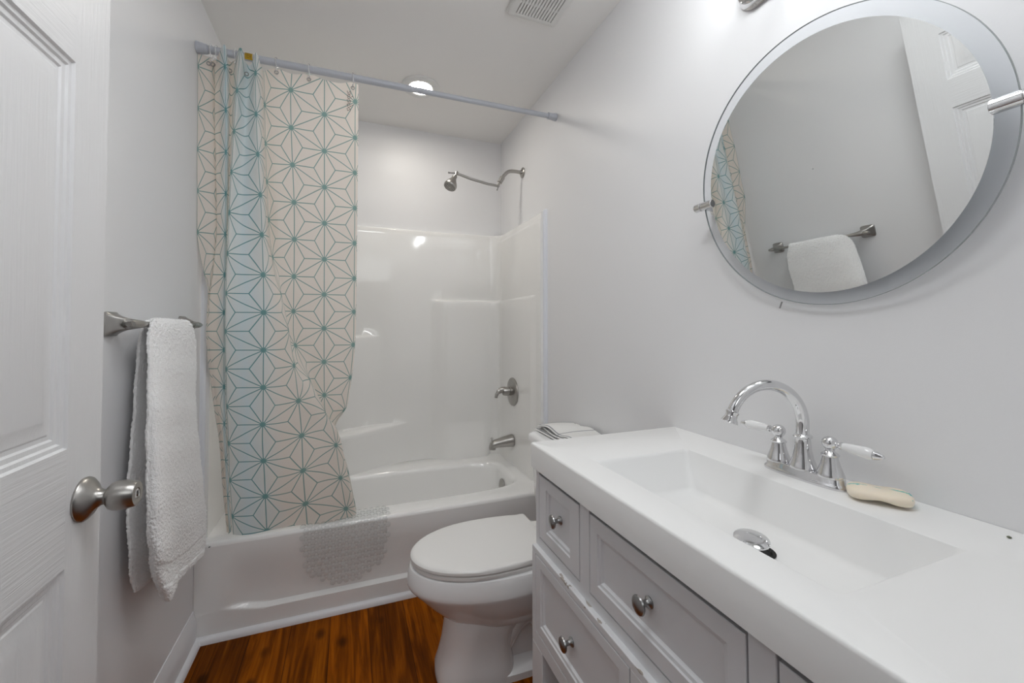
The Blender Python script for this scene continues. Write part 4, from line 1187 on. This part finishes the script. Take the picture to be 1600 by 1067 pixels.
# ------------------------------------------------------------------ towel bar and bath towel
ZBAR, XB = 1.215, 0.048
tbar = thing('towel_bar', 'brushed nickel towel bar on the left wall beside the door', 'towel bar', (0, 1.504, ZBAR))
def post(y, sgn):
    bm = bm_new(); rings = []
    # square flared foot sweeping up into a slim arm that runs along the bar
    st = [((0.0005, y), 0.030, 0.030), ((0.006, y), 0.030, 0.030), ((0.010, y), 0.025, 0.026), ((0.020, y), 0.018, 0.0205), ((0.032, y+sgn*0.004), 0.0135, 0.015), ((0.042, y+sgn*0.014), 0.011, 0.0125)]
    n = 32
    for (x, yy), ry, rz in st:
        ring = []
        for k in range(n):
            t = 2*PI*k/n; e = 6.0
            c, s = math.cos(t), math.sin(t)
            ring.append(Vector((x, yy+ry*math.copysign(abs(c)**(2/e), c), ZBAR+rz*math.copysign(abs(s)**(2/e), s))))
        rings.append(ring)
    add_rings(bm, rings, cap0=True, cap1=True)
    add_tube(bm, [(XB-0.012, y+sgn*0.006, ZBAR), (XB-0.002, y+sgn*0.022, ZBAR), (XB, y+sgn*0.04, ZBAR), (XB, y+sgn*0.052, ZBAR)], [0.0135, 0.0115, 0.0095, 0.0085], n=20)
    add_tube(bm, [(XB-0.01, y-sgn*0.004, ZBAR), (XB, y-sgn*0.016, ZBAR), (XB+0.001, y-sgn*0.028, ZBAR)], [0.012, 0.009, 0.006], n=18)
    return bm
for y, s in ((1.275, 1), (1.733, -1)):
    p = obj('bar_bracket', post(y, s), m_nickel, tbar, angle=35)
bm = bm_new(); add_tube(bm, [(XB, 1.295, ZBAR), (XB, 1.713, ZBAR)], 0.0068, n=20); obj('rail', bm, m_nickel, tbar)

FRONT = [
 [(0.048, 1.38, 1.2275), (0.048, 1.453, 1.2285), (0.048, 1.542, 1.2275), (0.048, 1.638, 1.226)],
 [(0.059, 1.337, 1.216), (0.060, 1.409, 1.214), (0.060, 1.514, 1.212), (0.059, 1.637, 1.206)],
 [(0.066, 1.308, 1.16), (0.07, 1.373, 1.157), (0.069, 1.502, 1.142), (0.064, 1.657, 1.128)],
 [(0.074, 1.286, 0.999), (0.088, 1.321, 0.992), (0.078, 1.473, 0.964), (0.068, 1.658, 0.93)],
 [(0.078, 1.279, 0.841), (0.098, 1.303, 0.831), (0.08, 1.489, 0.771), (0.072, 1.705, 0.711)],
 [(0.08, 1.274, 0.748), (0.102, 1.297, 0.727), (0.078, 1.516, 0.647), (0.073, 1.741, 0.587)],
 [(0.081, 1.281, 0.666), (0.104, 1.298, 0.637), (0.076, 1.522, 0.548), (0.073, 1.765, 0.506)],
 [(0.082, 1.31, 0.586), (0.102, 1.327, 0.548), (0.074, 1.526, 0.479), (0.073, 1.765, 0.428)],
 [(0.082, 1.355, 0.494), (0.098, 1.38, 0.462), (0.074, 1.518, 0.444), (0.073, 1.735, 0.405)]]
BACK = [
 [(0.039, 1.380, 1.2245), (0.039, 1.455, 1.225), (0.039, 1.542, 1.224), (0.039, 1.630, 1.223)],
 [(0.031, 1.362, 1.203), (0.031, 1.439, 1.202), (0.030, 1.540, 1.201), (0.030, 1.630, 1.199)],
 [(0.024, 1.351, 1.058), (0.028, 1.433, 1.047), (0.026, 1.535, 1.031), (0.027, 1.63, 1.014)],
 [(0.026, 1.325, 0.865), (0.033, 1.418, 0.836), (0.026, 1.55, 0.79), (0.027, 1.64, 0.745)],
 [(0.027, 1.314, 0.74), (0.035, 1.421, 0.676), (0.027, 1.55, 0.631), (0.026, 1.66, 0.555)],
 [(0.029, 1.317, 0.658), (0.036, 1.42, 0.588), (0.027, 1.55, 0.51), (0.026, 1.67, 0.46)],
 [(0.029, 1.329, 0.579), (0.036, 1.431, 0.53), (0.027, 1.545, 0.475), (0.026, 1.65, 0.456)],
 [(0.029, 1.352, 0.515), (0.036, 1.444, 0.498), (0.027, 1.530, 0.466), (0.026, 1.62, 0.44)]]
def towel_mesh():
    bm = bm_new()
    rows = list(reversed(BACK))+FRONT
    # interpolate across, then down
    R = [catmull(r, 26) for r in rows]
    n = len(R[0])
    cols = [catmull([r[k] for r in R], 18) for k in range(n)]
    nr = len(cols[0])
    grid = []
    for j in range(nr):
        row = []
        for k in range(n):
            p = cols[k][j].copy()
            t = j/(nr-1)
            w = 0.0012*math.sin(31*p.y+17*p.z)+0.001*math.sin(53*p.z+9*p.y)
            # woven border band near the hem puckers
            if 0.90 < t < 0.955: w -= 0.0025
            if t > 0.955 or t < 0.03: w += 0.0015*math.sin(70*p.y)
            p.x = max(0.016, p.x+w)
            row.append(bm.verts.new(p))
        grid.append(row)
    for j in range(nr-1):
        for k in range(n-1):
            bm.faces.new((grid[j][k], grid[j][k+1], grid[j+1][k+1], grid[j+1][k]))
    return bm
tw = tag(obj('bath_towel', towel_mesh(), m_terry, None, angle=180, origin=(0.048, 1.49, 1.22)), 'white terry towel hanging over the towel bar', 'towel')
md = tw.modifiers.new('solid', 'SOLIDIFY'); md.thickness = 0.007; md.offset = 0.0
md = tw.modifiers.new('sub', 'SUBSURF'); md.levels = 1; md.render_levels = 1
tx = bpy.data.textures.new('pile', 'CLOUDS'); tx.noise_scale = 0.0055
md = tw.modifiers.new('pile', 'DISPLACE'); md.texture = tx; md.strength = 0.006; md.mid_level = 0.5

# ------------------------------------------------------------------ open door
DXF = 0.130; DY0, DY1 = 0.196, 0.956
door = thing('door_1', 'white six panel door standing open against the left wall', 'door', (0.1125, DY0, 0))
door['kind'] = 'structure'
def door_mesh():
    bm = bm_new()
    x0, x1 = 0.095, DXF
    zs = [(0.235, 0.824), (1.013, 1.638), (1.742, 1.915)]
    ys = [(0.604, 0.860), (0.292, 0.542)]
    prof = [(0, 0), (0.003, 0.004), (0.009, 0.0045), (0.012, 0.0075), (0.019, 0.008), (0.022, 0.0105), (0.028, 0.0105), (0.031, 0.009), (0.038, 0.0085), (0.052, 0.0035), (0.055, 0.003)]
    Y = sorted({DY0, DY1} | {v for p in ys for v in p}); Z = sorted({0.008, 2.035} | {v for p in zs for v in p})
    for side, sgn in ((x1, -1), (x0, 1)):
        for i in range(len(Y)-1):
            for j in range(len(Z)-1):
                a, b, c, d = Y[i], Y[i+1], Z[j], Z[j+1]
                if (a, b) in ys and (c, d) in zs:
                    rings = [[Vector((side+sgn*dp, a+o, c+o)), Vector((side+sgn*dp, b-o, c+o)), Vector((side+sgn*dp, b-o, d-o)), Vector((side+sgn*dp, a+o, d-o))] for o, dp in prof]
                    add_rings(bm, rings, cap1=True)
                else:
                    bm.faces.new([bm.verts.new(v) for v in ((side, a, c), (side, b, c), (side, b, d), (side, a, d))])
    for (a, b) in (((DY0, 0.008), (DY1, 0.008)), ((DY1, 0.008), (DY1, 2.035)), ((DY1, 2.035), (DY0, 2.035)), ((DY0, 2.035), (DY0, 0.008))):
        bm.faces.new([bm.verts.new(v) for v in ((x0, a[0], a[1]), (x1, a[0], a[1]), (x1, b[0], b[1]), (x0, b[0], b[1]))])
    bmesh.ops.remove_doubles(bm, verts=bm.verts, dist=0.0002)
    return bm
obj('door_leaf', door_mesh(), m_door, door, angle=20)
KY, KZ = 0.906, 0.916
for side, sg in ((DXF, 1), (0.095, -1)):
    k_ = 1 if sg > 0 else 0.45
    bm = bm_new(); add_lathe(bm, [(0.036, 0.0), (0.0365, 0.003), (0.035, 0.006), (0.028, 0.010*k_+0.002), (0.018, 0.018*k_), (0.0135, 0.024*k_), (0.012, 0.030*k_)] , (side, KY, KZ), (sg, 0, 0), n=48)
    kn = obj('door_knob', bm, m_nickel, door, angle=35); kn['label'] = 'brushed nickel door knob'
    if sg > 0:
        bm = bm_new(); add_lathe(bm, [(0.011, 0.027), (0.0125, 0.032), (0.0175, 0.034), (0.022, 0.038), (0.0245, 0.044), (0.0250, 0.050), (0.0240, 0.060), (0.0215, 0.070), (0.0195, 0.0735), (0.014, 0.0745), (0.0095, 0.0735), (0.0092, 0.0715), (0.001, 0.0713)], (side, KY, KZ), (1, 0, 0), n=48)
        child('grip', bm, m_nickel, kn, angle=35)
        bm = bm_new(); add_lathe(bm, [(0.0085, 0.0708), (0.0085, 0.0728), (0.0068, 0.0736), (0.001, 0.0737)], (side, KY, KZ), (1, 0, 0), n=28)
        add_box(bm, side+0.0735, side+0.0755, KY-0.0015, KY+0.0015, KZ-0.005, KZ+0.005)
        child('lock_button', bm, m_chrome, kn, angle=30)
for z in (0.22, 1.05, 1.85):
    bm = bm_new(); add_lathe(bm, [(0.006, 0), (0.006, 0.09), (0.003, 0.093)], (DXF+0.001, DY0-0.006, z), (0, 0, 1), n=16); obj('hinge', bm, m_nickel, door)
